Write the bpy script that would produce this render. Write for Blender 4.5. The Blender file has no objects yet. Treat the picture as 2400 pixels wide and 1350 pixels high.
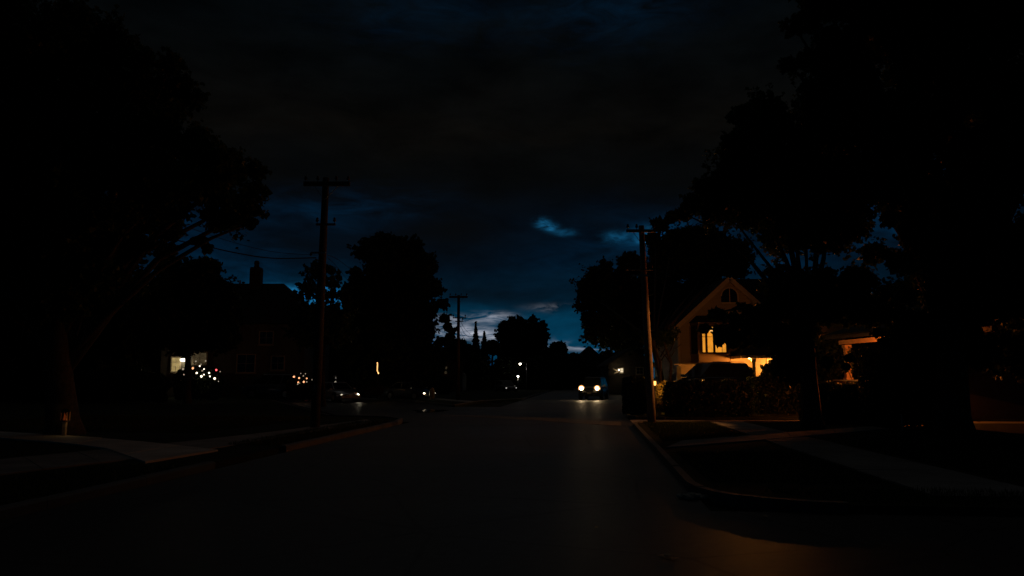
import bpy, math, random
import numpy as np
from mathutils import Vector, Matrix

random.seed(7); RNG = np.random.default_rng(7)
S = bpy.context.scene
COL = S.collection

# ------------------------------------------------------------------ camera
F, H, HOR = 1800.0, 1.7, 887.0
PITCH = math.atan((HOR - 675) / F)
cam = bpy.data.cameras.new('camera'); camo = bpy.data.objects.new('camera', cam); COL.objects.link(camo)
cam.sensor_width = 36; cam.lens = F / 2400 * 36; cam.clip_start = .1; cam.clip_end = 3000
camo.location = (0, 0, H); camo.rotation_euler = (math.pi / 2 + PITCH, 0, 0)
S.camera = camo

# ------------------------------------------------------------------ world: clouded dusk sky
class NB:
    def __init__(s, nt): s.nt = nt
    def n(s, t, **kw):
        x = s.nt.nodes.new(t)
        for k, v in kw.items(): setattr(x, k, v)
        return x
    def put(s, sock, v):
        if isinstance(v, bpy.types.NodeSocket): s.nt.links.new(v, sock)
        else: sock.default_value = v
    def m(s, op, a, b=0.0, c=None, clamp=False):
        x = s.n('ShaderNodeMath', operation=op, use_clamp=clamp)
        s.put(x.inputs[0], a); s.put(x.inputs[1], b)
        if c is not None: s.put(x.inputs[2], c)
        return x.outputs[0]
    def v(s, op, a, b=(0, 0, 0)):
        x = s.n('ShaderNodeVectorMath', operation=op); s.put(x.inputs[0], a); s.put(x.inputs[1], b)
        return x.outputs[0]
    def comb(s, x, y, z):
        c = s.n('ShaderNodeCombineXYZ')
        for i, q in enumerate((x, y, z)): s.put(c.inputs[i], q)
        return c.outputs[0]
    def noise(s, vec, scale, detail=3, rough=.5, dist=0.0):
        x = s.n('ShaderNodeTexNoise'); s.put(x.inputs['Vector'], vec)
        x.inputs['Scale'].default_value = scale; x.inputs['Detail'].default_value = detail
        x.inputs['Roughness'].default_value = rough; x.inputs['Distortion'].default_value = dist
        return x.outputs['Fac']
    def ramp(s, f, pts):
        x = s.n('ShaderNodeValToRGB'); s.put(x.inputs[0], f); e = x.color_ramp.elements
        while len(e) < len(pts): e.new(.5)
        for q, (p, c) in zip(e, pts):
            q.position = p; q.color = (c[0], c[1], c[2], 1) if not isinstance(c, (int, float)) else (c, c, c, 1)
        return x.outputs[0]
    def mix(s, f, a, b, mode='MIX'):
        x = s.n('ShaderNodeMix', data_type='RGBA', blend_type=mode)
        s.put(x.inputs[0], f)
        for i, q in ((6, a), (7, b)):
            s.put(x.inputs[i], q if isinstance(q, bpy.types.NodeSocket) else (q[0], q[1], q[2], 1))
        return x.outputs[2]

SUN_AZ = math.radians(5)          # the afterglow stands straight down the street
W = bpy.data.worlds.new('World'); S.world = W; W.use_nodes = True
nt = W.node_tree; nt.nodes.clear(); b = NB(nt)
sky = b.n('ShaderNodeTexSky', sky_type='NISHITA'); sky.sun_disc = False
sky.sun_elevation = math.radians(-7.5); sky.sun_rotation = SUN_AZ
tc = b.n('ShaderNodeTexCoord').outputs['Generated']
sx = b.n('ShaderNodeSeparateXYZ'); b.put(sx.inputs[0], b.v('NORMALIZE', tc))
X, Y, Z = sx.outputs
az = b.m('ARCTAN2', X, Y); el = b.m('ARCSINE', Z)
ae = b.comb(az, el, 0.0)
sc1 = b.v('MULTIPLY', ae, (5, 14, 1)); sc2 = b.v('MULTIPLY', ae, (16, 70, 1))
nA = b.noise(sc1, 1.0, 4, .55, .6); nB = b.noise(sc2, 1.0, 5, .6, .8)
elw = b.m('ADD', el, b.m('MULTIPLY', b.m('SUBTRACT', nA, .5), .10))
deck = b.ramp(b.m('MULTIPLY', b.m('MAXIMUM', elw, 0.0), 1.6), [
    (0.00, (.0004, .034, .074)), (.12, (.0004, .030, .066)), (.165, (.0005, .0085, .0195)), (.24, (.0006, .0034, .0080)),
    (.33, (.0008, .0027, .0058)), (.41, (.0013, .0017, .0020)), (.50, (.0021, .0019, .0016)), (.62, (.0012, .0016, .0018)),
    (.80, (.0008, .0018, .0026)), (1.0, (.0008, .0019, .0032))])
# the western glow fades round towards the east
ca = b.m('COSINE', b.m('SUBTRACT', az, SUN_AZ))
west = b.m('ADD', .30, b.m('MULTIPLY', .70, b.m('POWER', b.m('MULTIPLY_ADD', ca, .5, .5), 3.0)))
deck = b.mix(1.0, deck, b.comb(west, west, west), 'MULTIPLY')
# slow mottling of the cloud deck
mot = b.m('MAXIMUM', b.m('MULTIPLY_ADD', b.noise(b.v('MULTIPLY', ae, (8, 21, 1)), 1.0, 6, .58, .25), 2.7, -.22), .3)
deck = b.mix(1.0, deck, b.comb(mot, mot, mot), 'MULTIPLY')

def patch(px, py, wx, wy, amp, col, src, warp=.35, tex=None):
    """a break in the clouds: position and extent of the break as directions in the sky"""
    a0, e0 = (px - 1200) / F, (HOR - py) / F
    w1 = b.m('MULTIPLY', b.m('SUBTRACT', nB, .5), warp * 2)
    dx = b.m('ADD', b.m('DIVIDE', b.m('SUBTRACT', az, a0), wx / F), w1)
    dy = b.m('ADD', b.m('DIVIDE', b.m('SUBTRACT', el, e0), wy / F), w1)
    r2 = b.m('ADD', b.m('MULTIPLY', dx, dx), b.m('MULTIPLY', dy, dy))
    g = b.m('MULTIPLY', b.m('EXPONENT', b.m('MULTIPLY', r2, -1.0)), amp)
    if tex is not None: g = b.m('MULTIPLY', g, tex)
    return b.mix(1.0, src, b.mix(g, (0, 0, 0), col), 'ADD')

wisp = b.ramp(b.noise(b.v('MULTIPLY', ae, (22, 85, 1)), 1.0, 6, .62, 1.1), [(.40, 0.0), (.56, .6), (.68, 1.0)])
puff = b.ramp(b.noise(b.v('MULTIPLY', ae, (60, 110, 1)), 1.0, 5, .6, .6), [(.34, .15), (.62, 1.3)])
puff2 = b.ramp(b.noise(b.v('MULTIPLY', ae, (14, 40, 1)), 1.0, 6, .6, .8), [(.32, .1), (.68, 1.5)])
soft = b.ramp(nA, [(.25, .3), (.7, 1.0)])
navy, cyan, pale = (.0, .0100, .0275), (.007, .10, .22), (.21, .205, .225)
c = deck
for a in [(800, 505, 170, 45, .75), (560, 660, 160, 60, .9), (440, 560, 110, 40, .8), (1400, 610, 190, 80, .35), (1440, 60, 190, 60, .40),
          (980, 60, 180, 60, .25), (1780, 610, 120, 70, .8), (2080, 550, 150, 60, 1.2), (2390, 470, 90, 60, 1.0), (1560, 570, 110, 45, 1.1)]:
    c = patch(*a, navy, c, .8, puff2)
for a in [(1274, 524, 16, 9, .9), (1292, 536, 13, 8, .9), (1322, 548, 24, 7, .45), (1445, 560, 26, 11, .45), (1524, 562, 30, 15, 1.0), (750, 702, 130, 20, 1.7)]:
    c = patch(*a, cyan, c, .8, puff)
for a in [(1070, 748, 42, 9, 1.6), (1150, 746, 40, 11, 1.3), (1075, 781, 60, 15, 2.8), (1145, 786, 50, 9, 2.6), (1200, 792, 60, 6, .9), (1290, 722, 46, 8, .45),
          (1085, 815, 40, 8, .7), (1300, 806, 40, 7, .8), (1365, 816, 60, 6, 1.3), (1430, 818, 45, 5, .7), (1500, 806, 70, 6, .5), (960, 770, 90, 12, .9)]:
    c = patch(*a, pale, c, .7, wisp)
def shade(px, py, wx, wy, amp, src):      # thicker, darker cloud
    w1 = b.m('MULTIPLY', b.m('SUBTRACT', nA, .5), 1.6)
    dx = b.m('ADD', b.m('DIVIDE', b.m('SUBTRACT', az, (px - 1200) / F), wx / F), w1)
    dy = b.m('ADD', b.m('DIVIDE', b.m('SUBTRACT', el, (HOR - py) / F), wy / F), w1)
    g = b.m('MULTIPLY', b.m('EXPONENT', b.m('MULTIPLY', b.m('ADD', b.m('MULTIPLY', dx, dx), b.m('MULTIPLY', dy, dy)), -1.0)), amp)
    return b.mix(g, src, (.0017, .0018, .0018))
for a in [(1040, 545, 190, 62, .85), (1480, 430, 320, 60, .6), (860, 420, 320, 50, .6), (700, 590, 120, 40, .5), (1180, 690, 160, 24, .35)]: c = shade(*a, c)
hz = b.m('GREATER_THAN', Z, 0.0)
c = b.mix(hz, (.0006, .0008, .001), c)
glow = b.mix(1.0, sky.outputs[0], (.35, .9, 1.0), 'MULTIPLY')
bg = b.n('ShaderNodeBackground'); b.put(bg.inputs[0], c); bg.inputs[1].default_value = 1.0
bg2 = b.n('ShaderNodeBackground'); b.put(bg2.inputs[0], glow); bg2.inputs[1].default_value = .05
ad = b.n('ShaderNodeAddShader'); nt.links.new(bg.outputs[0], ad.inputs[0]); nt.links.new(bg2.outputs[0], ad.inputs[1])
nt.links.new(ad.outputs[0], b.n('ShaderNodeOutputWorld').inputs[0])

# ------------------------------------------------------------------ last light of the set sun, through cloud
sl = bpy.data.lights.new('sun', 'SUN'); sl.energy = .025; sl.angle = math.radians(70); sl.color = (1, .93, .85)
slo = bpy.data.objects.new('sun', sl); COL.objects.link(slo)
slo.rotation_euler = Vector((math.sin(SUN_AZ) * .8, math.cos(SUN_AZ) * .8, 1)).to_track_quat('Z', 'Y').to_euler()
slo.location = (0, 0, 40)

S.view_settings.view_transform = 'Standard'; S.view_settings.look = 'None'
S.view_settings.exposure = 0; S.view_settings.gamma = 1; S.view_settings.use_curve_mapping = False
S.render.engine = 'CYCLES'
S.cycles.use_denoising = True
S.cycles.max_bounces = 3; S.cycles.diffuse_bounces = 2; S.cycles.glossy_bounces = 2; S.cycles.adaptive_threshold = .04; S.cycles.transmission_bounces = 4
S.cycles.caustics_reflective = False; S.cycles.caustics_refractive = False
S.cycles.sample_clamp_indirect = 3; S.cycles.sample_clamp_direct = 0

# ------------------------------------------------------------------ picture <-> place
def ray(px, py):
    u, v = (px - 1200) / F, (675 - py) / F
    return Vector((u, math.cos(PITCH) - v * math.sin(PITCH), math.sin(PITCH) + v * math.cos(PITCH)))
def at(px, py, Yd):
    d = ray(px, py); return Vector((0, 0, H)) + d * (Yd / d.y)
def gnd(px, py, z=0.0):
    d = ray(px, py); return Vector((0, 0, H)) + d * ((z - H) / d.z)
RA = math.radians(5.9)
def st(s, t, z=0.0):               # street frame: s along the road, t to its side
    return Vector((t * math.cos(RA) + s * math.sin(RA), -t * math.sin(RA) + s * math.cos(RA), z))

# ------------------------------------------------------------------ materials
MATS = {}
def pmat(name, col, rough=.7, metal=0.0, spec=.5, var=.18, scale=3.0, bump=0.0, bscale=60.0, coat=0.0, col2=None, trans=0.0, alpha=1.0):
    if name in MATS: return MATS[name]
    m = bpy.data.materials.new(name); m.use_nodes = True; t = m.node_tree; q = NB(t)
    p = t.nodes['Principled BSDF']; p.inputs['Roughness'].default_value = rough; p.inputs['Metallic'].default_value = metal
    p.inputs['Specular IOR Level'].default_value = spec; p.inputs['Coat Weight'].default_value = coat
    p.inputs['Coat Roughness'].default_value = .06
    p.inputs['Transmission Weight'].default_value = trans
    co = q.n('ShaderNodeTexCoord').outputs['Object']
    f = q.noise(co, scale, 5, .6)
    lo = tuple(x * (1 - var) for x in col); hi = tuple(min(1, x * (1 + var)) for x in (col2 or col))
    q.put(p.inputs['Base Color'], q.ramp(f, [(.3, lo), (.7, hi)]))
    if bump:
        bn = q.n('ShaderNodeBump'); bn.inputs['Strength'].default_value = bump; bn.inputs['Distance'].default_value = .02
        q.put(bn.inputs['Height'], q.noise(co, bscale, 4, .65)); q.put(p.inputs['Normal'], bn.outputs[0])
    MATS[name] = m; return m
def emat(name, col, strength, var=0.0, scale=2.0):
    if name in MATS: return MATS[name]
    m = bpy.data.materials.new(name); m.use_nodes = True; t = m.node_tree; t.nodes.clear(); q = NB(t)
    e = q.n('ShaderNodeEmission'); q.put(e.inputs[1], strength)
    if var:
        co = q.n('ShaderNodeTexCoord').outputs['Object']
        f = q.noise(co, scale, 3, .5)
        q.put(e.inputs[0], q.ramp(f, [(.3, tuple(x * (1 - var) for x in col)), (.7, col)]))
    else: e.inputs[0].default_value = (*col, 1)
    t.links.new(e.outputs[0], q.n('ShaderNodeOutputMaterial').inputs[0])
    MATS[name] = m; return m
def lantern_glass(name, col, strength):
    m = bpy.data.materials.new(name); m.use_nodes = True; t = m.node_tree; t.nodes.clear(); q = NB(t)
    e = q.n('ShaderNodeEmission'); e.inputs[0].default_value = (*col, 1); e.inputs[1].default_value = strength
    tr = q.n('ShaderNodeBsdfTransparent'); a = q.n('ShaderNodeAddShader')
    t.links.new(e.outputs[0], a.inputs[0]); t.links.new(tr.outputs[0], a.inputs[1]); t.links.new(a.outputs[0], q.n('ShaderNodeOutputMaterial').inputs[0]); MATS[name] = m; return m
def leafmat(name, col, var=.45):
    m = bpy.data.materials.new(name); m.use_nodes = True; t = m.node_tree; q = NB(t)
    p = t.nodes['Principled BSDF']; p.inputs['Roughness'].default_value = .55; p.inputs['Specular IOR Level'].default_value = .3
    g = q.n('ShaderNodeNewGeometry').outputs['Random Per Island']
    q.put(p.inputs['Base Color'], q.ramp(g, [(0, tuple(x * (1 - var) for x in col)), (1, tuple(x * (1 + var) for x in col))]))
    tr = q.n('ShaderNodeBsdfTranslucent'); tr.inputs[0].default_value = (col[0] * 1.3, col[1] * 1.3, col[2], 1)
    mx = q.n('ShaderNodeMixShader'); mx.inputs[0].default_value = .25
    t.links.new(p.outputs[0], mx.inputs[1]); t.links.new(tr.outputs[0], mx.inputs[2])
    t.links.new(mx.outputs[0], t.nodes['Material Output'].inputs[0])
    MATS[name] = m; return m

def asphalt(name):
    m = bpy.data.materials.new(name); m.use_nodes = True; t = m.node_tree; q = NB(t); p = t.nodes['Principled BSDF']
    co = q.n('ShaderNodeTexCoord').outputs['Object']
    big = q.noise(co, .22, 5, .6, .4); fine = q.noise(co, 90, 3, .75); mid = q.noise(co, 6, 4, .6)
    vo = q.n('ShaderNodeTexVoronoi', feature='DISTANCE_TO_EDGE'); vo.inputs['Scale'].default_value = .33
    q.put(vo.inputs['Vector'], q.v('ADD', co, q.v('MULTIPLY', q.n('ShaderNodeTexNoise').outputs['Color'], (1.2, 1.2, 0))))
    crack = q.ramp(vo.outputs['Distance'], [(0, .0), (.012, 1.0)])
    q.put(p.inputs['Base Color'], q.mix(crack, (.012, .012, .012), q.ramp(q.m('ADD', q.m('MULTIPLY', big, .6), q.m('MULTIPLY', fine, .4)),
          [(.3, (.034, .033, .032)), (.5, (.048, .046, .045)), (.72, (.075, .072, .069))])))
    q.put(p.inputs['Roughness'], q.m('ADD', q.m('MULTIPLY_ADD', big, .34, .26), q.m('ADD', q.m('MULTIPLY', mid, .14), q.m('MULTIPLY', q.m('SUBTRACT', fine, .5), .25))))
    p.inputs['Specular IOR Level'].default_value = .25
    bn = q.n('ShaderNodeBump'); bn.inputs['Strength'].default_value = .38; bn.inputs['Distance'].default_value = .008
    q.put(bn.inputs['Height'], q.m('ADD', q.m('MULTIPLY', fine, .8), q.m('ADD', q.m('MULTIPLY', mid, .9), q.m('MULTIPLY', q.noise(q.v('MULTIPLY', co, (.35, 1.3, 1)), 1.0, 3, .5), 1.2))))
    q.put(p.inputs['Normal'], bn.outputs[0]); MATS[name] = m; return m
ASPH = asphalt('asphalt')
CONC = pmat('concrete', (.38, .36, .33), .75, var=.30, scale=1.1, bump=.35, bscale=40)
GUTC = pmat('stained_gutter_concrete', (.15, .138, .12), .7, var=.3, scale=1.6, bump=.3, bscale=35)
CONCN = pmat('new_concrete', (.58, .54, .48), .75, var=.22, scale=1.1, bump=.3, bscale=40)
CONCW = pmat('worn_concrete', (.26, .25, .23), .8, var=.3, scale=1.1, bump=.35, bscale=40)
KERB = pmat('kerb_concrete', (.10, .092, .082), .7, var=.25, scale=2.0, bump=.3, bscale=35)
SOIL = pmat('soil_grass', (.030, .036, .016), .95, var=.5, scale=2.2, bump=.8, bscale=30, spec=.1)
BARK = pmat('bark', (.085, .065, .048), .9, var=.4, scale=9, bump=.7, bscale=25, spec=.2)
WOODP = pmat('weathered_pole_wood', (.42, .33, .25), .85, var=.35, scale=6, bump=.5, bscale=30, spec=.2)
METAL = pmat('galvanised_metal', (.35, .35, .34), .45, 1.0, var=.15)
BLACKM = pmat('black_metal', (.02, .02, .02), .5, var=.2)
RUBBER = pmat('tyre_rubber', (.018, .018, .018), .85, var=.2)
GLASSD = pmat('dark_glass', (.012, .013, .015), .12, spec=.22, var=.1)
CERAM = pmat('brown_porcelain', (.10, .05, .03), .25, var=.2)
WIREM = pmat('wire_sheath', (.012, .012, .012), .6, var=.2)
SHING = pmat('roof_shingle', (.045, .042, .040), .9, var=.4, scale=5, bump=.5, bscale=18, spec=.2)
WATER = pmat('standing_water', (.02, .02, .02), .05, spec=.6, var=.1)

# ------------------------------------------------------------------ mesh helpers
ORG = {}
class MB:
    def __init__(s): s.v = []; s.f = []
    def add(s, vs, fs):
        o = len(s.v); s.v += [tuple(x) for x in vs]; s.f += [tuple(i + o for i in f) for f in fs]; return s
    def box(s, c, size, rot=None):
        hx, hy, hz = (q / 2 for q in size); c = Vector(c); R = rot or Matrix.Identity(3)
        vs = [c + R @ Vector((x * hx, y * hy, z * hz)) for x in (-1, 1) for y in (-1, 1) for z in (-1, 1)]
        return s.add(vs, [(0, 1, 3, 2), (4, 6, 7, 5), (0, 4, 5, 1), (2, 3, 7, 6), (0, 2, 6, 4), (1, 5, 7, 3)])
    def beam(s, a, bb, w, h, up=Vector((0, 0, 1))):
        a, bb = Vector(a), Vector(bb); d = (bb - a).normalized(); x = d.cross(up)
        x = x.normalized() if x.length > 1e-5 else Vector((1, 0, 0)); z = x.cross(d)
        vs = [p + x * (i * w / 2) + z * (j * h / 2) for p in (a, bb) for i, j in ((-1, -1), (1, -1), (1, 1), (-1, 1))]
        return s.add(vs, [(3, 2, 1, 0), (4, 5, 6, 7), (0, 1, 5, 4), (1, 2, 6, 5), (2, 3, 7, 6), (3, 0, 4, 7)])
    def tube(s, pts, rad, n=8, cap=True):
        pts = [Vector(p) for p in pts]; k = len(pts)
        rad = rad if isinstance(rad, (list, tuple)) else [rad] * k
        vs = []; ref = None
        for i, p in enumerate(pts):
            d = (pts[min(i + 1, k - 1)] - pts[max(i - 1, 0)]).normalized()
            if ref is None: ref = d.orthogonal().normalized()
            ref = (ref - d * ref.dot(d)); ref = ref.normalized() if ref.length > 1e-5 else d.orthogonal().normalized()
            y = d.cross(ref)
            for j in range(n):
                a = 2 * math.pi * j / n; vs.append(p + (ref * math.cos(a) + y * math.sin(a)) * rad[i])
        fs = [(i * n + j, i * n + (j + 1) % n, (i + 1) * n + (j + 1) % n, (i + 1) * n + j) for i in range(k - 1) for j in range(n)]
        if cap: fs += [tuple(range(n - 1, -1, -1)), tuple(range((k - 1) * n, k * n))]
        return s.add(vs, fs)
    def prism(s, poly, z0, z1):
        n = len(poly); A = sum(poly[i][0] * poly[(i + 1) % n][1] - poly[(i + 1) % n][0] * poly[i][1] for i in range(n))
        if A < 0: poly = poly[::-1]
        vs = [(p[0], p[1], z0) for p in poly] + [(p[0], p[1], z1) for p in poly]
        return s.add(vs, [tuple(range(n - 1, -1, -1)), tuple(range(n, 2 * n))] + [(i, (i + 1) % n, n + (i + 1) % n, n + i) for i in range(n)])
    def extr(s, pts, off):            # planar polygon pushed along a vector
        n = len(pts); pts = [Vector(p) for p in pts]; off = Vector(off)
        return s.add(pts + [p + off for p in pts], [tuple(range(n - 1, -1, -1)), tuple(range(n, 2 * n))] + [(i, (i + 1) % n, n + (i + 1) % n, n + i) for i in range(n)])
    def lathe(s, c, prof, n=12, axis='Z'):
        c = Vector(c); vs = []
        for r, z in prof:
            for j in range(n):
                a = 2 * math.pi * j / n; q = (r * math.cos(a), r * math.sin(a), z)
                if axis == 'Y': q = (q[0], q[2], q[1])
                if axis == 'X': q = (q[2], q[0], q[1])
                vs.append(c + Vector(q))
        k = len(prof)
        fs = [(i * n + j, i * n + (j + 1) % n, (i + 1) * n + (j + 1) % n, (i + 1) * n + j) for i in range(k - 1) for j in range(n)]
        fs += [tuple(range(n - 1, -1, -1)), tuple(range((k - 1) * n, k * n))]
        return s.add(vs, fs)
    def build(s, name, mat, parent=None, smooth=False, local=False):
        me = bpy.data.meshes.new(name)
        o0 = Vector((0, 0, 0)) if local else ORG.get(parent.name if parent else None, Vector((0, 0, 0)))
        me.from_pydata([(v[0] - o0.x, v[1] - o0.y, v[2] - o0.z) for v in s.v], [], s.f)
        me.materials.append(mat)
        if smooth: me.polygons.foreach_set('use_smooth', [True] * len(me.polygons))
        return link(name, me, parent)
def link(name, me, parent=None):
    o = bpy.data.objects.new(name, me); COL.objects.link(o)
    if parent:
        o.parent = parent; ORG[o.name] = ORG.get(parent.name, Vector((0, 0, 0))).copy()
    return o
def thing(name, label, cat, loc, rz=0.0, group=None):
    o = bpy.data.objects.new(name, None); COL.objects.link(o); o.location = loc; o.rotation_euler = (0, 0, rz)
    o.empty_display_size = .3; ORG[o.name] = Vector(loc); tag(o, label, cat, group); return o
def tag(o, label, cat, group=None):
    o['label'] = label; o['category'] = cat
    if group: o['group'] = group
    return o
def structure(o, label=None):
    o['kind'] = 'structure'
    if label: o['label'] = label
    return o
UNIT = {}
def unit(mat):
    if mat.name not in UNIT:
        m = MB().box((0, 0, 0), (1, 1, 1)); me = bpy.data.meshes.new('unit_' + mat.name); me.from_pydata(m.v, [], m.f); me.materials.append(mat); UNIT[mat.name] = me
    return UNIT[mat.name]
def piece(name, mat, parent, c, size, rot=(0, 0, 0)):   # box that shares mesh data
    o = bpy.data.objects.new(name, unit(mat)); COL.objects.link(o); o.parent = parent
    o.location = Vector(c) - ORG.get(parent.name, Vector((0, 0, 0))); o.scale = size; o.rotation_euler = rot
    ORG[o.name] = Vector(c); return o
def lamp(name, loc, power, col, radius=.06, parent=None, spot=None, aim=None, blend=.6):
    l = bpy.data.lights.new(name, 'SPOT' if spot else 'POINT'); l.energy = power; l.color = col; l.shadow_soft_size = radius
    if spot: l.spot_size = spot; l.spot_blend = blend
    o = bpy.data.objects.new(name, l); COL.objects.link(o)
    o.location = Vector(loc) - (ORG.get(parent.name, Vector((0, 0, 0))) if parent else Vector((0, 0, 0)))
    if parent: o.parent = parent
    if aim is not None: o.rotation_euler = (-Vector(aim)).to_track_quat('Z', 'Y').to_euler()
    return o

# ------------------------------------------------------------------ GROUND, ROADS, PAVEMENTS
G0 = MB().add([(-900, -300, -.06), (900, -300, -.06), (900, 1600, -.06), (-900, 1600, -.06)], [(0, 1, 2, 3)]).build('ground', SOIL); structure(G0)
def sheet(name, poly, z, mat, n=1):
    m = MB().add([(p[0], p[1], z) for p in poly], [tuple(range(len(poly)))]); return structure(m.build(name, mat))
road = sheet('road', [st(-12, -7.1), st(-12, 60), st(10.4, 60), st(10.4, 1.5), st(36, 1.5), st(46, 3.0), st(330, 3.0), st(330, -5.5), st(46, -5.5), gnd(1062, 953), gnd(880, 933), at(880, 900, 110).xy.to_3d() + Vector((-10, 20, 0)),
      Vector((-52, 130, 0)), Vector((-20.5, 66, 0)), Vector((-6.2, 31.5, 0)), st(30, -7.1)], 0.0, ASPH)

def slabs(name, A, B, n, z, mat, piece_name='slab', gap=.012, th=.10):
    """pavement laid slab by slab between two edges A and B"""
    root = bpy.data.objects.new(name, None); COL.objects.link(root); structure(root)
    def cut(E):
        E = [Vector((p[0], p[1], 0)) for p in E]; L = [0]
        for i in range(len(E) - 1): L.append(L[-1] + (E[i + 1] - E[i]).length)
        out = []
        for k in range(n + 1):
            q = L[-1] * k / n; i = max(j for j in range(len(E) - 1) if L[j] <= q + 1e-9)
            out.append(E[i].lerp(E[i + 1], (q - L[i]) / max(1e-9, L[i + 1] - L[i])))
        return out
    a, bb = cut(A), cut(B)
    for k in range(n):
        q = [a[k], a[k + 1], bb[k + 1], bb[k]]; c = sum(q, Vector()) / 4
        q = [c + (p - c) * (1 - gap / max(.2, (p - c).length)) for p in q]
        t = [RNG.uniform(-.006, .006) for _ in range(4)]
        poly = [(p.x, p.y) for p in q]
        A2 = sum(poly[i][0] * poly[(i + 1) % 4][1] - poly[(i + 1) % 4][0] * poly[i][1] for i in range(4))
        if A2 < 0: poly = poly[::-1]
        m = MB(); m.add([(p[0], p[1], z - th) for p in poly] + [(p[0], p[1], z + d) for p, d in zip(poly, t)],
              [(3, 2, 1, 0), (4, 5, 6, 7), (0, 1, 5, 4), (1, 2, 6, 5), (2, 3, 7, 6), (3, 0, 4, 7)])
        m.build(piece_name, mat, root)
    return root
def lawn(name, poly, z=.10):
    return structure(MB().prism([(p[0], p[1]) for p in poly], -.05, z).build(name, SOIL))
def arc(c, r, a0, a1, n=6):
    return [Vector((c[0] + r * math.cos(math.radians(a0 + (a1 - a0) * i / n)), c[1] + r * math.sin(math.radians(a0 + (a1 - a0) * i / n)), 0)) for i in range(n + 1)]
def kerb(name, pts, w=.16, h=.14, seg=2.2):
    root = bpy.data.objects.new(name, None); COL.objects.link(root); structure(root)
    pts = [Vector((p[0], p[1], 0)) for p in pts]
    for i in range(len(pts) - 1):
        a, bb = pts[i], pts[i + 1]; L = (bb - a).length; k = max(1, round(L / seg)); d = (bb - a).normalized()
        for j in range(k):
            p0, p1 = a.lerp(bb, j / k), a.lerp(bb, (j + 1) / k); g = .006 if L > 1 else -.01
            dz = RNG.uniform(-.006, .006)
            x = Vector((d.y, -d.x, 0)); m = MB()
            q0, q1 = p0 + d * g, p1 - d * g
            prof = [(-w / 2, -.05), (w / 2, -.05), (w / 2, h - .03 + dz), (w / 2 - .03, h + dz), (-w / 2, h + dz)]
            vs = [q + x * u + Vector((0, 0, z)) for q in (q0, q1) for u, z in prof]
            m.add(vs, [(4, 3, 2, 1, 0), (5, 6, 7, 8, 9)] + [(i2, (i2 + 1) % 5, 5 + (i2 + 1) % 5, 5 + i2) for i2 in range(5)])
            m.build('kerb_stone', KERB, root)
    return root

# right near corner lot (verge, pavement, garden)
cR = [st(10.4, 60), st(10.4, 3.2)] + [st(12.1 - 1.7 * math.cos(math.radians(a)), 3.2 - 1.7 * math.sin(math.radians(a))) for a in (15, 30, 45, 60, 75, 90)]
far_r = [st(28.0, 1.5), st(29.0, 1.8), st(29.6, 2.8), st(29.6, 60)]
lawn('verge_by_corner', cR + far_r)
kerb('kerb_right_near', cR[1:] + far_r[:3] + [st(29.6, 8)])
slabs('pavement_right_near', [st(11.2, 4.6), st(29.4, 4.3)], [st(11.2, 6.3), st(29.4, 5.5)], 12, .125, CONCW)
slabs('garden_path', [gnd(1560, 1062), gnd(1870, 1036), gnd(2095, 1013)], [gnd(1600, 1045), gnd(1840, 1024), gnd(2090, 1005)], 9, .135, CONCW)
slabs('corner_pavement', [st(10.9, 6.6), st(11.1, 30)], [st(12.5, 6.5), st(12.7, 30)], 14, .125, CONC)
# crossing apron / drive behind the first pole, then the hedge plot
slabs('driveway_by_pole', [st(29.75, 1.5), st(29.75, 20)], [st(32.1, 1.5), st(32.1, 20)], 6, .035, CONC, th=.04)
lawn('hedge_plot', [st(32.25, 1.75), st(32.25, 80), st(120, 80), st(120, 3.25), st(46, 3.25), st(36, 1.75)])
kerb('kerb_right_far', [st(32.3, 3.0), st(32.6, 1.9), st(33.5, 1.6), st(36, 1.6), st(46, 3.1), st(62, 3.1), st(90, 3.1)])
# raised yard of the lit house
yard = MB(); yp = [(5.6, 33.6), (60, 33.6), (60, 90), (14.2, 90)]
ya = [Vector((x, y, .08)) for x, y in yp]; yb = [Vector((7.4, 37, .72)), Vector((60, 37, .72)), Vector((60, 90, .72)), Vector((16, 90, .72))]
yard.add(ya + yb, [(4, 5, 6, 7)] + [(i, (i + 1) % 4, 4 + (i + 1) % 4, 4 + i) for i in range(4)]); structure(yard.build('raised_yard', SOIL))
# concrete cross gutters
def gutter(name, top, bot, n, z=.006):
    return slabs(name, top, bot, n, z, GUTC, 'gutter_slab', .01, .02)
gutter('cross_gutter_near', [gnd(1030, 972), gnd(1150, 974), gnd(1300, 980), gnd(1455, 989)], [gnd(1030, 975), gnd(1150, 979), gnd(1300, 988), gnd(1455, 999)], 9)
gutter('cross_gutter_far', [st(61.2, -5.4), st(62.2, 2.95)], [st(60.0, -5.4), st(60.4, 2.95)], 5)
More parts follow.
